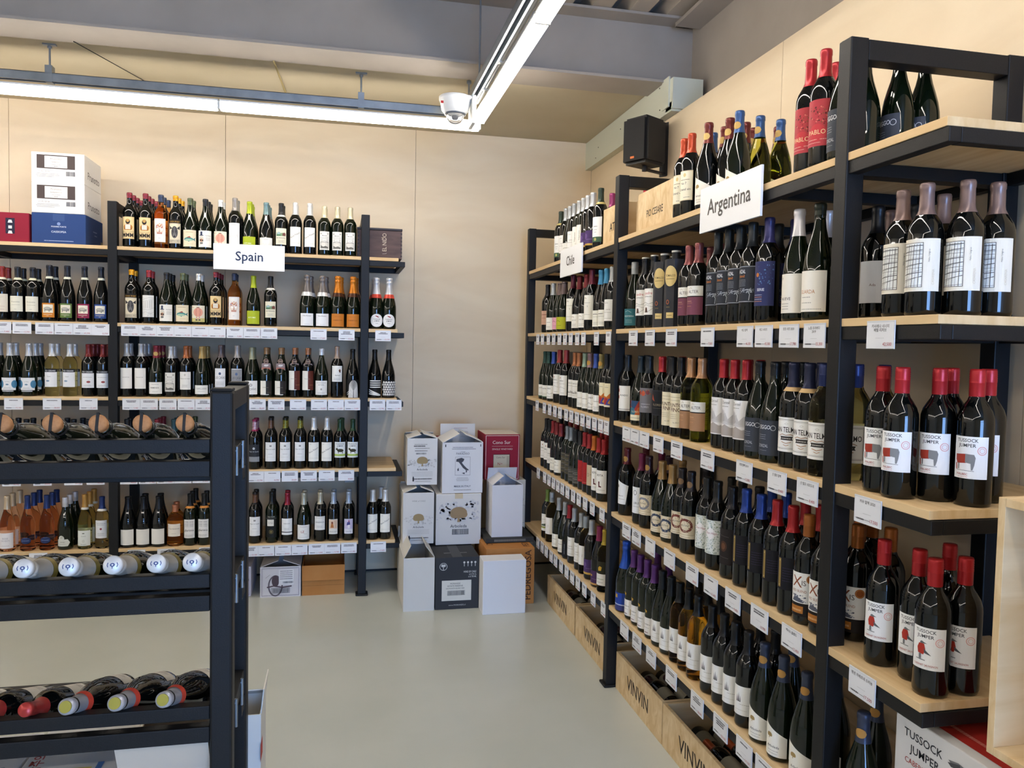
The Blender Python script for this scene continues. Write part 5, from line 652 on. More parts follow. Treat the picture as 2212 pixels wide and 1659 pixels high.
REAR = [('mmm', -1.187, 5.038, 2.0913), ('mmm', -1.188, 5.126, 2.0913), ('mmm', -1.186, 5.214, 2.0913), ('mmm', -1.105, 5.038, 2.0913), ('mmm', -1.105, 5.126, 2.0913), ('mmm', -1.099, 5.214, 2.0913), ('sugar', -1.02, 5.038, 2.0913), ('sugar', -1.014, 5.126, 2.0913), ('boar', -0.938, 5.038, 2.0913), ('boar', -0.935, 5.126, 2.0913), ('fish', -0.857, 5.038, 2.0913), ('hatskull', -0.773, 5.038, 2.0913), ('hatskull', -0.776, 5.126, 2.0913), ('pink', -0.689, 5.038, 2.0913), ('sketchgrey', -0.608, 5.038, 2.0913), ('lime', -0.527, 5.038, 2.0913), ('lime', -0.531, 5.126, 2.0913), ('teal', -0.432, 5.038, 2.0913), ('teal', -0.43, 5.126, 2.0913), ('land', -0.344, 5.038, 2.0913), ('diag', -0.265, 5.038, 2.0913), ('diag', -0.18, 5.038, 2.0913), ('crest', -0.092, 5.038, 2.0913), ('crest', -0.015, 5.038, 2.0913), ('boar', -1.179, 5.038, 1.6547), ('ruin', -1.085, 5.038, 1.6547), ('hatskull', -0.989, 5.038, 1.6547), ('hatskull', -0.989, 5.126, 1.6547), ('fish', -0.898, 5.038, 1.6547), ('pink', -0.809, 5.038, 1.6547), ('mmm', -0.712, 5.038, 1.6547), ('mmm', -0.711, 5.126, 1.6547), ('sugar', -0.614, 5.038, 1.6547), ('cavawhite', -0.176, 5.044, 1.6547), ('cavawhite', -0.085, 5.044, 1.6547), ('cavaorange', 0.006, 5.043, 1.6547), ('cavaorange', 0.097, 5.043, 1.6547), ('cavaround', 0.215, 5.044, 1.6547), ('plainwhite', -1.206, 5.038, 1.2285), ('plainwhite', -1.129, 5.038, 1.2285), ('plainwhite', -1.125, 5.126, 1.2285), ('tremenda', -1.048, 5.038, 1.2285), ('tremenda', -1.045, 5.126, 1.2285), ('crestsil', -0.963, 5.038, 1.2285), ('copperwhite', -0.878, 5.038, 1.2285), ('lowgold', -0.794, 5.038, 1.2285), ('lowgold', -0.79, 5.126, 1.2285), ('canas', -0.69, 5.038, 1.2285), ('canasgrey', -0.599, 5.038, 1.2285), ('lowolive', -0.51, 5.038, 1.2285), ('necktag', -0.426, 5.038, 1.2285), ('necktag', -0.342, 5.038, 1.2285), ('necktagred', -0.261, 5.038, 1.2285), ('necktagred', -0.184, 5.038, 1.2285), ('darkplain', -1.208, 5.038, 0.7951), ('darkplain', -1.127, 5.038, 0.7951), ('redplain', -1.042, 5.038, 0.7951), ('redplain', -1.042, 5.126, 0.7951), ('tealplain', -0.948, 5.038, 0.7951), ('tealplain', -0.948, 5.126, 0.7951), ('greenplain', -0.861, 5.038, 0.7951), ('greenplain', -0.86, 5.126, 0.7951), ('stripemag', -0.491, 5.038, 0.7951), ('stripebrown', -0.403, 5.038, 0.7951), ('stripeyel', -0.316, 5.038, 0.7951), ('stripeyel', -0.229, 5.038, 0.7951), ('diag', -0.147, 5.038, 0.7951), ('diag', -0.07, 5.038, 0.7951), ('bull', 0.022, 5.038, 0.7951), ('lowblack', -1.126, 5.038, 0.3438), ('lowblack', -1.04, 5.038, 0.3438), ('rosesquat', -0.952, 5.047, 0.3438), ('dots', -0.859, 5.038, 0.3438), ('dots', -0.856, 5.126, 0.3438), ('dots', -0.778, 5.038, 0.3438), ('stripebrown', -0.49, 5.038, 0.3438), ('pepe', -0.389, 5.038, 0.3438), ('redband', -0.303, 5.038, 0.3438), ('lz', -0.201, 5.038, 0.3438), ('lanzaga', -0.106, 5.038, 0.3438), ('picorange', -0.023, 5.038, 0.3438), ('picpurple', 0.07, 5.038, 0.3438), ('diag', 0.272, 5.038, 0.3438), ('redcream', -1.851, 5.038, 1.6547), ('cream', -1.773, 5.038, 1.6547), ('cream', -1.696, 5.038, 1.6547), ('rhinoor', -1.607, 5.038, 1.6547), ('bluecirc', -1.899, 5.038, 1.2285), ('bluecirc', -1.815, 5.038, 1.2285), ('bluecirc', -1.715, 5.038, 1.2285), ('bluecirc', -1.719, 5.126, 1.2285), ('clearwhite', -1.6, 5.038, 1.2285), ('clearwhite', -1.506, 5.038, 1.2285), ('redcap', -1.407, 5.038, 1.2285), ('redcap', -1.409, 5.126, 1.2285), ('redcap', -1.326, 5.038, 1.2285), ('rosewhite', -1.841, 5.038, 0.3438), ('rosewhite', -1.834, 5.126, 0.3438), ('roseblue', -1.729, 5.038, 0.3438), ('roseblue', -1.729, 5.126, 0.3438), ('roseblue', -1.632, 5.038, 0.3438), ('roseblue', -1.637, 5.126, 0.3438), ('arrow', -1.538, 5.038, 0.3438), ('arrow', -1.537, 5.126, 0.3438), ('goldclear', -1.432, 5.038, 0.3438), ('goldclear', -1.432, 5.126, 0.3438), ('chtall', 1.362, 4.239, 1.6529), ('chlowred', 1.362, 4.114, 1.6529), ('chlowred', 1.362, 3.98, 1.6529), ('chtall', 1.362, 3.898, 1.6529), ('chlowbrown', 1.362, 3.893, 1.2372), ('chwhiteblk', 1.362, 4.727, 0.8197), ('chwhiteblk', 1.362, 4.606, 0.8197), ('chlowred', 1.362, 4.52, 0.8197), ('chlowred', 1.362, 4.392, 0.8197), ('chdark', 1.362, 4.232, 0.8197), ('chdarklow', 1.362, 4.126, 0.8197), ('chred', 1.362, 3.938, 0.8197), ('chred', 1.362, 3.861, 0.8197), ('chpurple', 1.362, 3.798, 0.385)]
TAGS = {'S2': [-1.836, -1.735, -1.62, -1.522, -1.426, -1.332, -1.175, -1.081, -0.986, -0.891, -0.795, -0.701, -0.602, -0.506, -0.409, -0.122, 0.044, 0.263], 'S3': [-1.781, -1.585, -1.396, -1.17, -1.074, -0.972, -0.872, -0.775, -0.677, -0.575, -0.473, -0.365, -0.239, -0.116, -0.016, 0.082, 0.234, 0.334], 'S4': [-1.796, -1.638, -1.478, -1.361, -1.184, -1.084, -0.985, -0.89, -0.79, -0.697, -0.587, -0.482, -0.386, -0.284, -0.173, -0.067, 0.05], 'S5': [-1.836, -1.663, -1.144, -0.984, -0.753, -0.512, -0.419, -0.321, -0.224, -0.124, -0.029, 0.07, 0.249], 'C2': [4.814, 4.698, 4.557, 4.439, 4.316, 4.202, 4.093, 3.973, 3.866, 3.657, 3.481], 'C3': [4.795, 4.616, 4.492, 4.377, 4.271, 4.145, 4.047, 3.945, 3.848, 3.748, 3.653, 3.562, 3.477], 'C4': [4.729, 4.573, 4.472, 4.372, 4.279, 4.187, 4.086, 3.978, 3.878, 3.77, 3.655, 3.508], 'C5': [4.702, 4.598, 4.499, 4.386, 4.291, 4.175, 4.065, 3.96, 3.859, 3.748, 3.606, 3.454], 'A2': [3.167, 2.982, 2.773, 2.474, 2.221, 2.111, 1.978, 1.857, 1.597], 'A3': [3.213, 3.114, 3.01, 2.866, 2.695, 2.445, 2.197, 2.011, 1.862, 1.616], 'A4': [3.183, 3.067, 2.917, 2.729, 2.535, 2.391, 2.24, 2.079, 1.909, 1.61], 'A5': [3.176, 3.029, 2.876, 2.681, 2.463, 2.292, 2.139, 2.023, 1.894]}

LOC = {'S1r1': 'on shelf behind Spain sign', 'S1r2': 'on shelf below Spain sign', 'S1r3': "on the Spain rack's middle shelf", 'S1r4': "on the Spain rack's fourth shelf", 'S1r5': "on the Spain rack's lowest shelf",
 'S0r2': 'on second shelf under stacked cartons', 'S0r3': 'on third shelf under stacked cartons', 'S0r4': 'on fourth shelf under stacked cartons', 'S0r5': 'on lowest shelf under stacked cartons'}
for i, w in enumerate(('top', 'second', 'third', 'fourth', 'lowest')): LOC['Cr%d' % (i+1)] = 'on the %s Chile shelf' % w; LOC['Ar%d' % (i+1)] = 'on the %s Argentina shelf' % w
for loc, items in BOT.items():
    for k, x, y, z, r in items:
        bottle(k, (x, y, z+.0004), math.radians(r), D[k]['desc']+', '+LOC[loc], D[k]['desc'].split(',')[0]+' '+LOC[loc])
# back rows, beyond the three hundred bottles that show largest: one object
RM = MB(); rmats = []
def rmi(mt):
    if mt not in rmats: rmats.append(mt)
    return rmats.index(mt)
for k, x, y, z in REAR:
    d_ = D[k]
    for me in (body_mesh(d_['sh'], d_['g']), cap_mesh(d_['sh'], d_['cap'][0], d_['cap'][1], d_['extra']), label_mesh(k)):
        dz_ = d_['lab'][2]*.001 if me.name.startswith('label') else 0
        if me.name.startswith('label') and len(me.polygons) > 250: me2 = None
        n = len(RM.v); ca, sa = (1, 0) if x < .5 else (math.cos(-.92), math.sin(-.92))
        RM.v += [(x+v.co.x*ca-v.co.y*sa, y+v.co.x*sa+v.co.y*ca, z+.0004+(v.co.z+dz_)*d_['hs']) for v in me.vertices]
        idx = [rmi(m_) for m_ in me.materials]
        for p in me.polygons: RM.f.append(tuple(i+n for i in p.vertices)); RM.mi.append(idx[p.material_index]); RM.sm.append(p.use_smooth)
ro = RM.obj('wine_bottles', rmats); ro['kind'] = 'stuff'; tag(ro, 'wine bottles standing in the back rows behind the front row bottles', 'bottles')

# ================================================================ PRICE TAGS
TAGM = {}
def tag_mesh(title, old, new):
    k = (title, old, new)
    if k not in TAGM:
        W_, H_ = 95, 62; rnd = random.Random(str(k)); pr = [('r', 0, 0, W_, H_, '#e3e5ea'), ('f', 0, 0, W_, H_, .8, '#c3c6cc')]
        if title:
            for i, t in enumerate(title): pr.append(('T', t, 0, 49-i*9, 6.5, '#33343a', 76))
        else:
            for i in range(rnd.choice((1, 1, 2, 2, 3))): pr.append(('l', 0, 50-i*7, rnd.uniform(34, 68), 4.2, '#4a4b52'))
        pr.append(('l', 0, 24, 30, 1, '#b9bbc0'))
        if old: pr += [('l', -24, 8, 26, 4, '#6a6a6e'), ('r', -16, 9.6, 52, .9, '#3a3a3e')]
        if new: pr.append(('t', new, 25, 7, 8, '#b0404c', 36))
        else: pr.append(('l', 25, 8, 30, 5, '#c2707a'))
        card = print_mesh('card', pr, base=.0017); q = MB(); q.box(-W_/2000, W_/2000, -.0014, .0014, 0, H_/1000); q.box(-W_/2000, W_/2000, -.0022, .0014, H_/1000, H_/1000+.003)
        TAGM[k] = (q.mesh('holder', pmat('tag_plastic', '#dfe2e8', .25)), card)
    return TAGM[k]
NEW = ['46,900', '13,700', '23,100', '17,600', '38,800', '52,700', '9,400', '28,600', '31,800', '14,100', '65,500', '21,600']
KR = {('A2', 8): (['카사레나 시너지', '배럴 리저브'], None, '42,500'), ('A3', 9): (['카우 말벡 2020'], 1, '17,500'), ('A2', 7): (['노통 프리바다', '2019'], 1, '55,300'), ('A2', 6): (['코코 샤르 2020'], 1, '57,700'), ('A2', 5): (['에고 시리즈'], 1, '45,500'), ('A2', 4): (['에고 블랙'], 1, '46,500'), ('A3', 6): (['조잘 말벡 2019'], 1, '13,000'), ('A3', 7): (['산 텔모 말벡'], 1, '8,400'), ('A3', 8): (['산 텔모 샤르도네'], 1, '8,400'), ('A4', 9): (['펭귄 까베르네 소비뇽'], 1, '17,500'), ('A4', 8): (['엑시스 블렌드'], 1, '12,400')}
BELOW = {('A2', 4): 'framed charcoal label bottles', ('A2', 5): 'indigo label bottle', ('A2', 6): 'tall white capsule bottle', ('A2', 7): 'orange lettered white label bottle', ('A2', 8): 'crosshatched drawing label bottles', ('A3', 6): 'mountain label bottles', ('A3', 7): 'slate blue label bottles', ('A3', 8): 'ornate framed label bottles', ('A3', 9): 'cow label bottles', ('A4', 8): 'copper medal bottles', ('A4', 9): 'bird label bottles'}
ROWN = {'2': 'second', '3': 'third', '4': 'fourth', '5': 'lowest'}
for k, vals in TAGS.items():
    row = int(k[1])
    for i, v in enumerate(vals):
        spec = KR.get((k, i)) or (None, (hash((row, i)) % 5) != 0, NEW[(i*7+row*3) % len(NEW)] if k[0] != 'C' else None)
        hm, cm = tag_mesh(tuple(spec[0]) if spec[0] else (), spec[1], spec[2])
        if k[0] == 'S': loc = (v, YS+.0015, SZ[row-1]-.074); rz = 0; nm = 'Spain rack'
        else: loc = (XR+.0015, v, RZ[row-1]-.074); rz = -PI/2; nm = {'C': 'Chile', 'A': 'Argentina'}[k[0]]
        o = newobj('price_tag', hm, None, loc, rz); o.scale.x = .70 if k[0] == 'C' else 1.0; newobj('printed_card', cm, o)
        if (k, i) in BELOW: lb = 'white price tag with red price clipped below the '+BELOW[k, i]; g = None
        else: lb = 'small white price tag clipped to the %s %s shelf edge' % (ROWN[k[1]], nm); g = 'price tags on the %s %s shelf' % (ROWN[k[1]], nm)
        tag(o, lb, 'price tag', g)

# ================================================================ BOTTLES LYING ON THE LOW RACK
def lying(kind, x, row, lab, group, yaw=0):
    z = FROWS[row]; o = empty('lying_bottle')
    if kind == 'cork':
        q = MB(); q.lathe([(r*.96, h) for r, h in PROF['C'][:-2]]+[(.0165, .287), (0, .288)], 28); q.obj('bottle_body', pmat('glass_champagne', (.010, .012, .006), .06, spec=.6), o)
        q = MB(); q.tube((0, 0, .282), (0, 0, .296), .0155, 20); q.lathe([(.0150, .296), (.0185, .300), (.0192, .312), (.0180, .318), (.012, .3205), (0, .321)], 24); q.obj('cork', noise_mat('cork', '#b98556', '#a8744a', (1, 1, 1), 6, .75, nscale=120, bump=.4), o)
        q = MB(); q.box(-.003, .003, -.0205, .0205, .3195, .3225); q.box(-.003, .003, .0188, .0210, .262, .3225); q.box(-.003, .003, -.0210, -.0188, .262, .3225); q.lathe([(.0188, .268), (.0200, .274), (.0188, .280)], 24); q.obj('cork_clip', M_INK, o)
        neck = .0215
    elif kind == 'foil':
        q = MB(); q.lathe([(r*1.02, h) for r, h in PROF['C'][:-2]]+[(.0165, .287), (0, .288)], 28); q.obj('bottle_body', G['n'], o)
        q = MB(); q.lathe([(prof_r('C', t)*1.02+.001, t) for t in (.212, .225, .24, .255, .268, .275)], 28); q.obj('neck_sleeve', pmat('sleeve_grey', '#a9a59c', .3), o)
        q = MB(); q.lathe([(prof_r('C', t)*1.02+.0012, t) for t in (.196, .200, .2115)], 28); q.obj('gold_ring', foil('#8a7a3c'), o)
        q = MB(); q.lathe([(prof_r('C', .275)*1.02+.0012, .272), (.0190, .279), (.0195, .288), (.0176, .292), (.0180, .298), (.0205, .303), (.0208, .314), (.0185, .3185), (0, .319)], 28); q.obj('foil', pmat('foil_white', '#d5d6d6', .4, metal=.3), o)
        newobj('foil_emblem', print_mesh('foil_emblem', [('w', [(-9, 5), (-11, 0), (-9, -5)], 1.6, '#3a4a7a'), ('w', [(9, 5), (11, 0), (9, -5)], 1.6, '#3a4a7a'), ('e', 0, 0, 5, 4, '#3a4a7a'), ('e', 0, 0, 2.2, 2, '#d5d6d6'), ('r', 0, -8, 1.6, 6, '#3a4a7a')], base=.0), o).matrix_local = Matrix.Translation((0, 0, .3196)) @ Matrix.Rotation(PI, 4, 'Z') @ Matrix.Rotation(-PI/2, 4, 'X')
        newobj('bottle_label', print_mesh('lying_label', [('r', 0, 0, 100, 80, '#e2e0da'), *small(20, 5, 60)], r=.0455), o, (0, 0, .03)); neck = .0200
    elif kind == 'net':
        q = MB(); q.lathe([(r*1.02, h) for r, h in PROF['C'][:-2]]+[(.0165, .287), (0, .288)], 28); q.obj('bottle_body', G['k'], o)
        q = MB(); q.lathe([(prof_r('C', t)*1.02+.001, t) for t in (.240, .25, .26, .275)]+[(.0180, .29), (.0175, .305), (0, .306)], 28); q.obj('foil', pmat('foil_silver', '#b9bac0', .35, metal=.5), o)
        q = MB(); q.lathe([(prof_r('C', t)*1.02+.0024, t) for t in (.226, .232, .238, .244)], 28); q.obj('neck_collar', paper('#cf4632'), o)
        q = MB(); q.tube((0, 0, .3062), (0, 0, .310), .013, 18); q.obj('foil_disc', foil('#a8a04a'), o)
        newobj('bottle_label', print_mesh('lying_label2', [('r', 0, 0, 90, 60, '#ddd9cf'), *small(14, 4, 56)], r=.0455), o, (0, 0, .03)); neck = .018
    else:
        q = MB(); q.lathe(PROF['B'], 28); q.obj('bottle_body', G['k'], o)
        newobj('capsule', cap_mesh('B', '#b03a34', 'l', None), o)
        newobj('bottle_label', print_mesh('lying_label3', [('r', 0, 0, 90, 90, '#e6e2d8'), *small(20, 5, 56)], r=.0375), o, (0, 0, .05)); neck = .0155
    # local +z (neck) points toward the front (-y); the label side (local -y) points up
    rb = {'cork': .0428, 'plain': .0375}.get(kind, .0455)
    zr = z-.102+rb*1.045+.001; zn = z+neck+.002; yb = FY+.24; yn = FY+.019
    ang = math.atan2(zn-zr, yb-yn); ln = (yb-yn)
    zc = Vector((math.sin(yaw), -math.cos(ang)*math.cos(yaw), math.sin(ang))).normalized(); yc = -Vector((0, math.sin(ang), math.cos(ang))); xc = yc.cross(zc).normalized(); yc = zc.cross(xc)
    mm = Matrix((xc, yc, zc)).transposed().to_4x4()
    neckh = .262 if kind != 'plain' else .272
    tip = Vector((x, FY+.019, zn)); mm.translation = tip-zc*neckh; o.matrix_world = mm
    tag(o, lab, 'bottle', group)
for u in (-.82, -.7, -.602, -.511, -.4225, -.334): lying('cork', u, 0, 'sparkling bottle with bare cork lying on the top rails of low rack', 'corked bottles on the top rails of the low rack')
for u in (-.86, -.735, -.642, -.553, -.464, -.375, -.3) : lying('foil', u-.018, 1, 'sparkling bottle with white foil lying on the middle rails of low rack', 'white foil bottles on the middle rails of the low rack')
for u in (-.575, -.475, -.375): lying('net', u, 2, 'bottle with silver foil and orange collar lying on lowest rails', 'orange collar bottles on the lowest rails of the low rack', -.14)
for u in (-.845, -.755, -.665): lying('plain', u, 2, 'red capsule wine bottle lying on the lowest rails of low rack', 'red capsule bottles on the lowest rails of the low rack', -.14)

# ================================================================ CARTONS AND CRATES
def carton(name, x0, y0, w, d, h, z, mt, lab, front=(), side=(), top=(), flaps=None, rz=0, group=None, sidecol=None, tape=False, cat='box'):
    """front-left corner at x0,y0; front faces -y; prints in mm from the face's bottom centre"""
    o = empty(name, (x0, y0, z), rz); mt = mt if not isinstance(mt, str) else noise_mat('card_'+mt[1:], mt, mt, (1, 1, 1), 2, .7, spec=.2)
    q = MB()
    if flaps:   # open box: four walls and a floor
        t = .004; q.box(0, w, 0, t, 0, h); q.box(0, w, d-t, d, 0, h); q.box(0, t, t, d-t, 0, h); q.box(w-t, w, t, d-t, 0, h); q.box(t, w-t, t, d-t, 0, t)
    else: q.box(0, w, 0, d, 0, h, b=.003)
    q.obj('carton_body', mt, o)
    if flaps:
        for kind, a in flaps:
            a = math.radians(a); f = MB(); L_ = min(w, d)*.46
            if kind == 'front': p = [(.003, .002, h), (w-.003, .002, h), (w-.003, .002+L_*math.sin(a), h+L_*math.cos(a)), (.003, .002+L_*math.sin(a), h+L_*math.cos(a))]; n = (0, -1, 0)
            elif kind == 'back': p = [(.003, d-.002, h), (w-.003, d-.002, h), (w-.003, d-.002-L_*math.sin(a), h+L_*math.cos(a)), (.003, d-.002-L_*math.sin(a), h+L_*math.cos(a))]; n = (0, 1, 0)
            elif kind == 'left': p = [(.002, .005, h), (.002, d-.005, h), (.002+L_*math.sin(a), d-.005, h+L_*math.cos(a)), (.002+L_*math.sin(a), .005, h+L_*math.cos(a))]; n = (-1, 0, 0)
            else: p = [(w-.002, .005, h), (w-.002, d-.005, h), (w-.002-L_*math.sin(a), d-.005, h+L_*math.cos(a)), (w-.002-L_*math.sin(a), .005, h+L_*math.cos(a))]; n = (1, 0, 0)
            nn = (Vector(p[1])-Vector(p[0])).cross(Vector(p[3])-Vector(p[0])); f.slab(p, nn, .003); f.obj('flap', mt, o)
    if front: newobj('front_print', print_mesh(name+'_f'+lab[:18], list(front), base=.0006), o, (w/2, 0, 0))
    if side:
        s_ = newobj('side_print', print_mesh(name+'_s'+lab[:18], list(side), base=.0006), o, (w, d/2, 0)); s_.rotation_euler = (0, 0, PI/2)
    if top:
        s_ = newobj('top_print', print_mesh(name+'_t'+lab[:18], list(top), base=.0006), o, (w/2, 0, h)); s_.rotation_euler = (-PI/2, 0, 0)
    if tape: boxobj('tape', (w/2-.025, w/2+.025, -.0008, d+.0008, h-.03, h+.0008), pmat('clear_tape', '#cdbb98', .25), o)
    tag(o, lab, cat, group); return o
WH = '#d8d6d2'
def ptree(y, s, c='#a08a62'): return tree(0, y, s, c)
arb_front = lambda w, h: [('s', 0, h*.38, w-16, h*.16, 60, 5, ['#c3c0bc', '#cac8c4', '#bdbab6']), *ptree(h*.40, 60), ('t', 'Arboleda', 0, h*.31, 13, INK, w*.5), *[('l', 0, h*.27-i*8, w*.7, 2.2, '#b0aca6') for i in range(4)], ('l', 6, 34, w*.6, 6, '#4a4644'), ('p', [(-w*.32, 22), (-w*.27, 22), (-w*.27, 44), (-w*.29, 54), (-w*.30, 54), (-w*.32, 44)], INK), ('l', 6, 20, w*.5, 3, GREY)]
# back corner stack
carton('carton', .379, 4.56, .182, .50, .316, 0, '#d5d3cd', 'plain white carton with raised flaps at the bottom left of corner stack', flaps=[('left', 28), ('right', 38), ('back', 10)])
carton('carton', .566, 4.56, .262, .50, .312, 0, '#3a3c40', 'black carton with white shipping label at the bottom of corner stack', front=[('r', -4, 52, 176, 122, '#d9d6cc'), ('t', 'MORANDÉ', -12, 150, 9, INK), ('t', 'ESTATE RESERVE', -12, 136, 9, INK), ('t', 'SAUVIGNON BLANC 2020', -12, 122, 8, INK, 110), ('f', -6, 84, 104, 28, 1.2, INK), ('b', -6, 86, 98, 24, INK), ('o', -84, 258, 23, 23, 3, '#c9c9c6'), ('e', -90, 264, 8, 8, '#c9c9c6'), ('e', -78, 264, 8, 8, '#c9c9c6'), ('r', -84, 240, 4, 22, '#c9c9c6'), ('T', 'WINE OF CHILE', 74, 218, 12, '#c9c9c6', 76), ('T', '6 X 75 CL', 92, 203, 10, '#c9c9c6', 44), ('T', '6 X 750 ML', 90, 189, 10, '#c9c9c6', 48), *[q for i, x in enumerate((40, 62, 84, 106)) for q in (('r', x, 256, 3, 22, '#c9c9c6'), ('e', x, 280, 6, 6, '#c9c9c6'))], ('t', 'www.MORANDE.cl', 0, 22, 9, '#b9b9b6', 130)], top=[('l', 0, 90, 140, 16, '#77787a'), ('r', 0, 0, 60, 490, '#44464a')])
carton('carton', .828, 4.432, .256, .13, .318, 0, '#e3e4e8', 'plain white carton standing in front of the brown carton')
carton('carton', .874, 4.588, .30, .42, .345, 0, M_KRAFT, 'brown cardboard carton with dark lettering in the corner stack', top=[('T', 'PEDREGOSA', 128, 190, 40, '#4a2f1c', 330, PI/2), ('T', 'DISCO', -90, 180, 40, '#4a2f1c', 300, PI/2)], side=[('T', 'PEDREGOSA', -120, 150, 52, '#4a2f1c', 300, PI/2)], front=[('T', 'PEDREGOSA', 128, 180, 40, '#4a2f1c', 330, PI/2)])
carton('carton', .895, 4.72, .305, .29, .030, .347, '#3b3b3a', 'flat black carton lying on top of the brown carton', front=[('l', 0, 8, 200, 14, '#77756f')])
carton('carton', .935, 4.745, .195, .20, .325, .378, '#d9dae0', 'plain white carton with torn open flaps on the flat black carton', flaps=[('left', 50), ('right', 62), ('back', 20)])
carton('carton', 1.03, 5.02, .185, .28, .36, .0, '#4f7a3a', 'green and white carton behind the brown carton', front=[('r', 0, 300, 184, 58, '#9aa832')])
carton('carton', 1.03, 5.03, .185, .28, .322, .362, '#d5d3c8', 'pale carton with barcode label behind the plain white carton', front=[('t', 'Cono Sur', 20, 220, 24, INK, 90), ('t', 'SINGLE VINEYARD', 14, 186, 12, '#6a665f', 150), ('f', 14, 34, 150, 120, 2, '#8d8a84'), ('b', 30, 64, 80, 40, INK), ('l', 20, 44, 80, 6, '#5a5652')])
carton('carton', .935, 5.03, .235, .28, .300, .686, '#96283c', 'dark red carton with square cream label at top right of corner stack', front=[('f', 0, 6, 222, 288, 3, '#e0d3cc'), ('t', 'Cono Sur', -6, 238, 22, '#efe4dc', 120), ('r', 0, 222, 140, 1.6, '#d9b9b4'), ('t', 'SINGLE VINEYARD', 0, 198, 12, '#e0c9c2', 176), ('r', -4, 54, 112, 116, '#2a1f20'), ('r', -5, 57, 106, 110, '#cfc6ae'), ('t', 'Cono Sur', -10, 144, 11, '#5a4a40', 60), ('t', 'N', -22, 98, 18, RED), ('t', '20', -4, 104, 9, RED), ('l', -10, 76, 70, 3, GREY), ('r', 38, 66, 16, 92, '#b9b09a')], top=[('r', 0, 4, 226, 270, '#d9d0c4')])
mc = carton('carton', .655, 5.15, .235, .22, .300, .641, '#8a2a3c', 'red carton with raised white flap behind the map carton')
q = MB(); q.box(.002, .233, -.003, 0, .300, .405); fl_ = q.obj('flap', pmat('flap_white', '#d6d4d2', .7), mc); newobj('flap_print', print_mesh('flapp', [('t', 'SINGLE VINEYARD', 0, 42, 12, '#6a666a', 190), ('l', 20, 74, 90, 4, '#b9a0a0')], base=.0008), fl_, (.1175, -.003, .30))
carton('carton', .393, 4.82, .190, .33, .318, .334, WH, 'white carton with brown tree print and wine lettering', front=[('t', 'WINE of CHILE', 0, 262, 9, GREY, 110)]+arb_front(190, 318), flaps=[('left', 68), ('right', 68), ('back', 70)])
carton('carton', .597, 4.83, .285, .55, .320, .318, WH, 'wide white carton with large tree print above barcode', front=[('s', 0, 150, 268, 120, 120, 9, ['#c6c5c8', '#cdccce', '#bfbec2']), *ptree(142, 96, '#9a8260'), ('t', 'Arboleda', 0, 108, 20, INK, 110), ('f', 12, 64, 104, 34, 1.4, INK), ('b', 12, 66, 98, 30, INK)], tape=True)
carton('carton', .418, 4.86, .186, .28, .290, .694, '#d9d8d6', 'white carton with tree print on top left of corner stack', front=[('l', -10, 250, 80, 4, GREY), ('l', -18, 238, 70, 7, '#4a4644'), ('l', 0, 226, 90, 4, GREY), ('l', -8, 210, 78, 4, '#55504c'), ('b', -8, 190, 64, 10, '#4a4644')]+arb_front(186, 290), flaps=[('left', 74), ('right', 74), ('back', 78)])
carton('carton', .634, 4.84, .255, .30, .318, .641, '#dcdcde', 'white carton with Italy map print in the corner stack', front=[('p', [(-112, 290), (-106, 290), (-106, 306), (-112, 306)], INK), ('r', 112, 292, 6, 14, '#6a6a70'), ('l', 0, 286, 130, 3, '#4a4a50'), ('l', 6, 276, 150, 3, '#4a4a50'), ('t', 'I CASTEI', 0, 256, 6, '#5a5a60'), ('t', 'PARADISO', 0, 242, 13, '#4a4a50', 90), ('f', 0, 112, 96, 116, 1.5, '#6a6a70'), ('p', [(-40, 214), (-8, 222), (10, 214), (4, 200), (-6, 192), (8, 174), (26, 156), (38, 148), (34, 140), (26, 146), (28, 134), (20, 126), (20, 144), (2, 158), (-14, 180), (-26, 196), (-42, 198)], '#4a4a50'), ('p', [(-6, 126), (14, 130), (12, 118)], '#4a4a50'), ('p', [(-34, 150), (-26, 160), (-24, 142), (-32, 138)], '#4a4a50'), ('l', 0, 94, 70, 2.4, GREY), ('l', 0, 86, 80, 2.4, GREY), ('l', 0, 78, 76, 2.4, GREY), ('T', 'MADE IN ITALY', 0, 38, 11, '#5a5a60', 122), ('l', 0, 18, 110, 4, GREY)], flaps=[('left', 62), ('right', 66)])
# cartons on the top shelf, left
TZ = SZ[0]+.0005
pr_front = lambda t: [('r', -10, 78, 196, 76, '#4a3f3c'), ('r', -10, 84, 116, 64, '#e3dfda'), ('t', 'Prunotto', -10, 128, 11, '#6a6460', 56), ('t', t, -10, 112, 7, '#5a5450', 84), ('l', -10, 100, 44, 2.4, GREY), ('l', -10, 90, 20, 2.4, INK), ('t', '21.45.18-06', -72, 58, 9, '#8d8a86', 78), ('l', -52, 48, 110, 2.4, GREY), ('l', -52, 40, 120, 2.4, GREY), ('l', -62, 32, 90, 2.4, GREY), ('b', 66, 40, 48, 26, INK)]
pr_side = [('t', 'Prunotto', 10, 40, 44, '#4f4846', 230, -.0)]
carton('carton', -1.690, 4.925, .278, .33, .170, TZ, '#2f4676', 'navy blue carton at the bottom of the stack on top shelf', front=[('e', 0, 112, 9, 9, '#7f93c0'), ('T', 'PODERE FORTE', 0, 92, 8, '#d3daea', 86), ('T', 'CASSIOPEA', 0, 62, 11, '#d3daea', 86), ('l', 0, 14, 150, 4, '#9fb0d3'), ('r', 0, 128, 60, 40, '#37507f')], side=[('l', 10, 90, 70, 5, '#8a9ac0'), ('l', 20, 70, 50, 4, '#8a9ac0'), ('r', 140, 0, 40, 50, '#8d8266')])
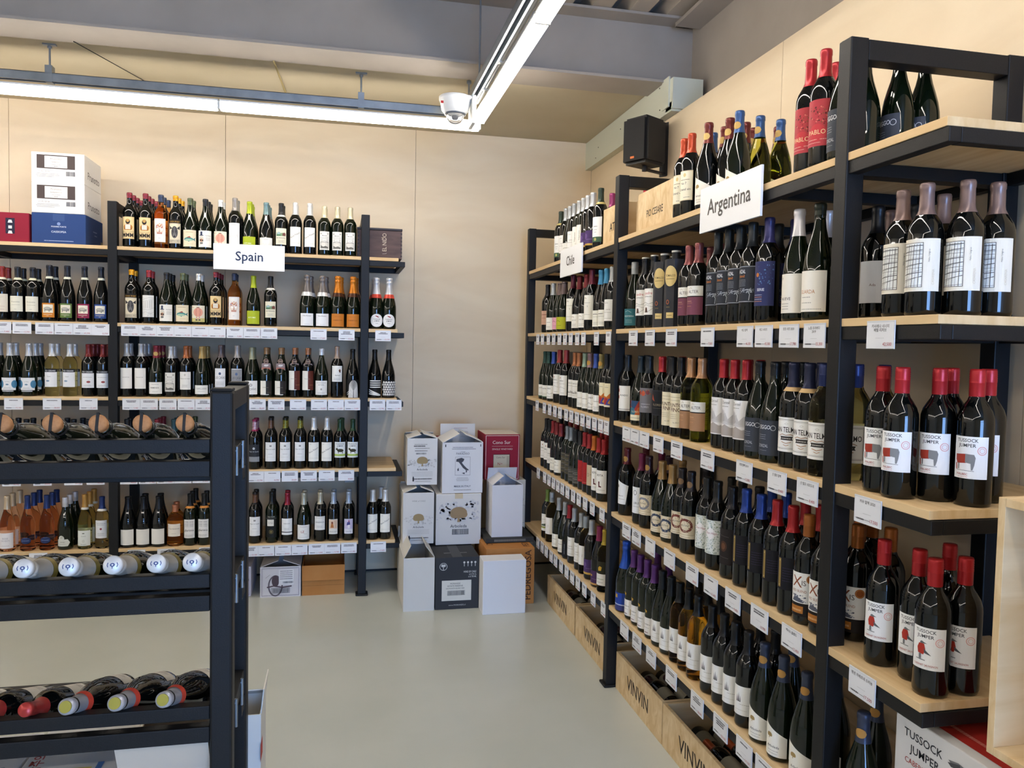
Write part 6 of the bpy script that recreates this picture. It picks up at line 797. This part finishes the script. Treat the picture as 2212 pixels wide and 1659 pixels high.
carton('carton', -1.689, 4.925, .272, .32, .168, TZ+.171, '#e6e3de', 'white carton with dark printed panel stacked on navy carton', front=pr_front('BARBARESCO'), side=pr_side)
carton('carton', -1.690, 4.928, .272, .32, .168, TZ+.340, '#e9e6e1', 'white carton with dark printed panel topmost of its stack', front=pr_front('NEBBIOLO'), side=pr_side)
carton('carton', -1.985, 4.925, .283, .33, .163, TZ, '#8f2436', 'dark red carton beside the navy carton on top shelf', front=[('r', 46, 46, 46, 86, '#262438'), *[('p', [(46-12, 106-i*30), (46+12, 106-i*30), (46+7, 122-i*30), (46-7, 122-i*30)], '#e6e0dc') for i in (0, 2)], ('r', 46, 74, 18, 16, '#e6e0dc')])
# dark wooden presentation box
o = empty('wooden_wine_box', (.104, 4.965, TZ), 0); W_, D_, H_ = .272, .36, .172
q = MB(); q.box(0, W_, 0, D_, 0, H_, b=.002); q.obj('box_body', M_CRATED, o); q = MB(); q.box(-.004, W_+.002, -.004, D_+.004, H_+.0004, H_+.014, b=.003); q.obj('lid', pmat('lid_dark', '#241b1e', .45), o)
newobj('box_print', print_mesh('darkbox', [('t', 'EL NIDO', 40, 100, 26, '#c9b9a2', 110, PI/2), ('t', 'LA', 18, 124, 10, '#b9a892', 20, PI/2), ('w', [(16, 28), (34, 30), (42, 34)], 1.6, '#b9b0a8')], base=.0006), o, (W_/2, 0, 0))
q = MB()
for i in range(7): q.box(W_-.009, W_+.0006, -.0006, .006, .012+i*.023, .022+i*.023); q.box(-.0006, .009, -.0006, .006, .012+i*.023, .022+i*.023)
q.obj('finger_joint', pmat('joint_dark', '#2a1f20', .5), o); tag(o, 'dark stained wooden wine box at the end of the top shelf', 'box')
# cartons on the floor below the Spain rack
carton('carton', -.458, 4.95, .240, .34, .188, .0, '#d3cfd0', 'white carton with engraved arch print under the Spain rack', front=[('f', 0, 8, 222, 172, 3, '#8d8890'), ('f', 0, 14, 208, 160, 1, '#b0acb2'), ('o', -30, 70, 44, 66, 9, '#6a6268'), ('r', -30, 66, 60, 14, '#d3cfd0'), ('e', -30, 100, 22, 36, '#55474c'), ('r', 34, 74, 88, 96, '#e3e1e0'), *[('l', 34, 158-i*12, 74, 4, '#6a666a') for i in range(5)], ('b', 44, 84, 60, 12, INK), ('w', [(-80, 62), (-40, 70), (10, 60), (66, 66)], 8, '#5a4a50'), ('f', 0, 24, 110, 32, 1.6, INK), ('b', 0, 27, 98, 26, INK), ('w', [(-88, 120), (-62, 140)], 2, GREY)], flaps=[('left', 70), ('right', 70)])
carton('carton', -.79, 4.99, .275, .34, .185, .0, '#cdcad6', 'white carton half hidden beside the engraved carton', front=[('f', 0, 8, 258, 168, 2.5, '#9a96a4'), ('l', 90, 150, 60, 5, INK), ('l', 90, 130, 60, 4, GREY), ('b', 96, 96, 56, 14, '#55505a')])
carton('carton', -.210, 4.952, .256, .34, .186, .0, M_KRAFT, 'brown cardboard box with folded front flap under the Spain rack', front=[('r', 0, 60, 254, 1.4, '#7a4f28')], flaps=[('back', 40)])
ob = bpy.data.objects[-1] if False else None
q = MB(); q.slab([(-.211, 4.951, .187), (.047, 4.951, .187), (.046, 4.936, .098), (-.210, 4.936, .098)], (0, -1, .15), .003); fo = q.obj('flap', M_KRAFT)
for b_ in bpy.data.objects:
    if b_.get('label', '').startswith('brown cardboard box with folded'): fo.parent = b_; fo.matrix_parent_inverse = Matrix.Translation(b_.location).inverted()
# pine crates
def crate(name, x0, y0, L_, d, h, z, lab, txt=None, th=60, open_=True, side_=None, t=.014, lid=False):
    """front face toward -x at x0; runs from y0 down to y0-L_"""
    o = empty(name, (x0, y0, z), -PI/2)
    def pc(n, *b): q = MB(); q.box(*b, b=.0012); return q.obj(n, M_CRATE, o)
    f_ = pc('front_board', 0, L_, 0, t, 0, h); pc('back_board', 0, L_, d-t, d, 0, h); pc('end_board', 0, t, t+.0003, d-t-.0003, .0, h); pc('end_board', L_-t, L_, t+.0003, d-t-.0003, .0, h); pc('bottom_board', t+.0003, L_-t-.0003, t+.0003, d-t-.0003, 0, .009)
    if not open_: pc('lid', t+.0003, L_-t-.0003, t+.0003, d-t-.0003, h-.012, h-.001)
    if txt: newobj('branded_lettering', print_mesh('crate_'+txt+lab[:12], [('T', txt, 0, 0, th, '#2b2119', L_*1000*.46)], base=.0004), f_, (L_/2, 0, h*.34))
    tag(o, lab, 'crate'); return o
CR = [(4.60, .565, 'pine crate lettered VINVIN under the far end of Chile shelves'), (4.012, .557, 'pine crate lettered VINVIN beside the shared post under Chile shelves'), (3.373, .527, 'pine crate lettered VINVIN beside the shared post under Argentina shelves'), (2.838, .56, 'pine crate lettered VINVIN under the middle of Argentina shelves')]
for y0, L_, lb in CR: crate('wine_crate', 1.262, y0, L_, .33, .172, 0, lb, 'VINVIN', 62)
# bottles lying inside the crates
def crate_bottle(k, x, y, z, lab, flip=False, ang=0):
    o = empty('crate_bottle'); q = newobj('bottle_body', body_mesh('B', 'k'), o); newobj('capsule', cap_mesh('B', k, 'l', None), o)
    newobj('bottle_label', print_mesh('crate_label', [('r', 0, 0, 84, 84, '#8d8a7c'), *small(20, 4, 56)], r=.0375), o, (0, 0, .045))
    zc = Vector((0, 1 if flip else -1, 0)); zc.rotate(Matrix.Rotation(ang, 3, 'Z')); yc = Vector((.35, 0, -.94)).normalized(); xc = yc.cross(zc).normalized(); yc = zc.cross(xc)
    mm = Matrix((xc, yc, zc)).transposed().to_4x4(); mm.translation = (x, y, z); o.matrix_world = mm; tag(o, lab, 'bottle', lab)
for y0, L_, lb in CR:
    where = lb.replace('pine crate lettered VINVIN ', '')
    for i, x in enumerate((1.318, 1.398, 1.478)):
        cc = '#b3552f' if y0 < 3 else '#3a1f24'
        crate_bottle(cc, x, y0-.03, .048, 'dark bottle lying in the crate '+where, False)
    for i, x in enumerate((1.345, 1.43, 1.515)): crate_bottle('#b3552f' if y0 < 3 else '#3a1f24', x, y0-L_+.05, .112, 'dark bottle lying in the crate '+where, True)
crate('wine_crate', 1.262, 3.255, .372, .25, .170, RZ[0]+.0005, 'closed pine wine crate with black lettering on Argentina top shelf', 'PIO CESARE', 30, False)
crate('wine_crate', 1.30, 3.372, .105, .22, .165, RZ[0]+.0005, 'short pine crate with knots behind the shared post top', None, 30, False)
crate('wine_crate', 1.262, 3.715, .262, .155, .178, RZ[0]+.0005, 'closed pine wine crate beside the shared post on Chile top shelf', 'AT', 40, False)
crate('wine_crate', 1.20, 1.222, .46, .34, .485, .822, 'open-fronted pine display crate beside the Argentina rack', None, t=.016)
dc = [o for o in bpy.data.objects if o.get('label', '').startswith('open-fronted')][0]
for ch_ in list(dc.children):
    if ch_.name.startswith('front_board') : bpy.data.objects.remove(ch_)
    elif ch_.name.startswith('bottom_board'): bpy.data.objects.remove(ch_)
q = MB(); q.box(.0163, .4437, 0, .3237, 0, .016, b=.001); q.obj('bottom_board', M_CRATE, dc); q = MB(); q.box(.0163, .4437, 0, .3237, .469, .485, b=.001); q.obj('top_board', M_CRATE, dc)
for ch_ in list(dc.children):
    if ch_.name.startswith('end_board'):
        q = MB(); a = 0 if sum(v.co.x for v in ch_.data.vertices)/len(ch_.data.vertices) < .2 else .444; q.box(a, a+.016, 0, .3237, 0, .485, b=.001); ch_.data = q.mesh('end_board', M_CRATE)
crate('wine_crate', 1.20, .945, .30, .34, .82, 0, 'tall pine crate carrying the open-fronted display crate', None, 30, False)
# tubes, arched carton and small boxes on the right hand shelves
for y in (2.985, 2.875):
    o = empty('gift_tube', (XR+.058, y, RZ[1]+.0005), math.radians(-53)); q = MB(); n = 8
    q.slab([(.044*math.cos(2*PI*i/n+PI/n), .044*math.sin(2*PI*i/n+PI/n), 0) for i in range(n)], (0, 0, 1), .262); q.obj('tube_body', pmat('tube_navy', '#23262e', .45), o)
    q = MB(); q.tube((0, 0, .2622), (0, 0, .290), .017, 18); q.obj('bottle_neck', M_INK, o); q = MB(); q.tube((0, 0, .2902), (0, 0, .297), .0185, 18); q.obj('neck_cap', paper('#d9d4c6'), o)
    newobj('tube_print', print_mesh('tube', [('e', 0, 196, 27, 40, '#d9bf80'), ('T', 'TOMALCO', 0, 194, 8, '#4a3a24', 42), ('l', 0, 184, 36, 2, '#6a5530'), ('o', -8, 96, 7, 9, 3, '#a8603c'), ('l', -6, 74, 16, 5, '#6a5f44'), ('r', 2, 34, 30, 22, '#d9bf80'), ('l', 2, 44, 20, 2, '#6a5530')], r=.045, base=.0002), o)
    tag(o, 'dark octagonal gift tube with cream oval print on second Argentina shelf', 'tube', 'gift tubes on the second Argentina shelf')
carton('carton', 1.30, 4.90, .16, .14, .205, RZ[1]+.0005, '#c9cccc', 'pale printed carton at the far end of second Chile shelf', front=[('l', 10, 170, 110, 8, GREY), ('l', 10, 150, 90, 8, GREY), ('b', 30, 20, 70, 40, INK), ('r', 66, 0, 28, 204, '#3f5f7a')])
o = empty('arched_carton', (1.42, 4.55, RZ[2]+.0005), -PI/2); q = MB(); pts = [(-.27, 0)]+[(-.27+.05-.05*math.cos(t), .25+.05*math.sin(t)) for t in [i*PI/12 for i in range(7)]]+[(.27-.05+.05*math.sin(t), .25+.05*math.cos(t)) for t in [i*PI/12 for i in range(7)]]+[(.27, 0)]
q.slab([(a, .0, b) for a, b in pts], (0, 1, 0), .06); q.obj('carton_body', pmat('arch_black', '#1d1d1f', .45), o); newobj('front_print', print_mesh('arch', [('l', 10, 276, 150, 6, '#4a4a4c'), ('l', 20, 262, 90, 5, '#4a4a4c'), ('r', -215, 40, 60, 150, '#c9c7c2'), ('t', 'NO BULL', -215, 210, 14, '#8a8a8c', 60)], base=.0006), o)
tag(o, 'black arched carton standing behind bottles on third Chile shelf', 'carton')
# tussock cartons below the near end of the rack
carton('carton', 1.285, 1.568, .40, .27, .352, RZ[4]+.0005, '#dfdfe0', 'white and red bird carton under the near end of Argentina shelves', front=[('T', 'TUSSOCK', -112, 306, 19, '#2f3138', 120), ('T', 'JUMPER', -106, 274, 19, '#2f3138', 106), ('t', 'CABERNET SAUVIGNON', -70, 246, 13, '#b0403c', 190), ('p', [(-36, 316), (-8, 322), (8, 320), (30, 296), (40, 250), (42, 180), (34, 110), (0, 110), (8, 220), (-4, 270), (-14, 300)], '#77787c'), ('p', [(-38, 310), (-4, 320), (-2, 310), (-28, 304)], '#4f5054'), ('e', 12, 296, 4, 4, '#1f1f22')], top=[('r', 0, 30, 398, 190, '#b5302a'), ('l', -40, 60, 180, 10, '#d98a80')], rz=-PI/2)
carton('carton', 1.30, 1.285, .30, .30, .30, 0.0, '#b8322c', 'red carton on the floor behind the display crate', top=[('r', 0, 10, 296, 30, '#d6d4d6')], rz=-PI/2)
# cartons under the low rack
carton('carton', -.465, 2.238, .262, .15, .53, 0, '#d6d3cc', 'white carton with raised flap standing behind the low rack', side=[('r', -60, 400, 60, 50, '#b8322c')], flaps=[('right', -6), ('back', 60)])
carton('carton', -.50, 1.955, .21, .26, .545, 0, '#cbbfae', 'open brown-edged carton with fruit print under the low rack', top=(), front=[('r', 0, 470, 200, 60, '#b9786a')], flaps=[('front', -25), ('back', 30)])
carton('carton', -.735, 1.95, .225, .28, .535, 0, '#d6d3ce', 'white carton with red handling marks under the low rack', top=[('T', '취급주의', -70, 90, 26, '#b0403c', 120, PI/2), ('r', 20, 40, 60, 30, '#d9c46a'), ('r', 66, 30, 14, 60, '#4a78b0'), ('p', [(-74, 30), (-50, 30), (-62, 50)], '#b0403c')])
carton('carton', -.955, 1.95, .21, .28, .530, 0, '#d3d1d0', 'white carton with blue corner print under the low rack', top=[('p', [(-100, 4), (60, 4), (-40, 90)], '#4f6aa8'), ('t', 'Cuvée', 40, 100, 20, '#7a86a8', 80)])
carton('carton', -1.18, 1.95, .215, .28, .525, 0, '#d0cfcc', 'white carton with blue triangle at the left under the low rack', top=[('p', [(-60, 4), (100, 4), (100, 80)], '#4f6aa8'), ('e', -40, 120, 12, 8, '#9aa0a8')])
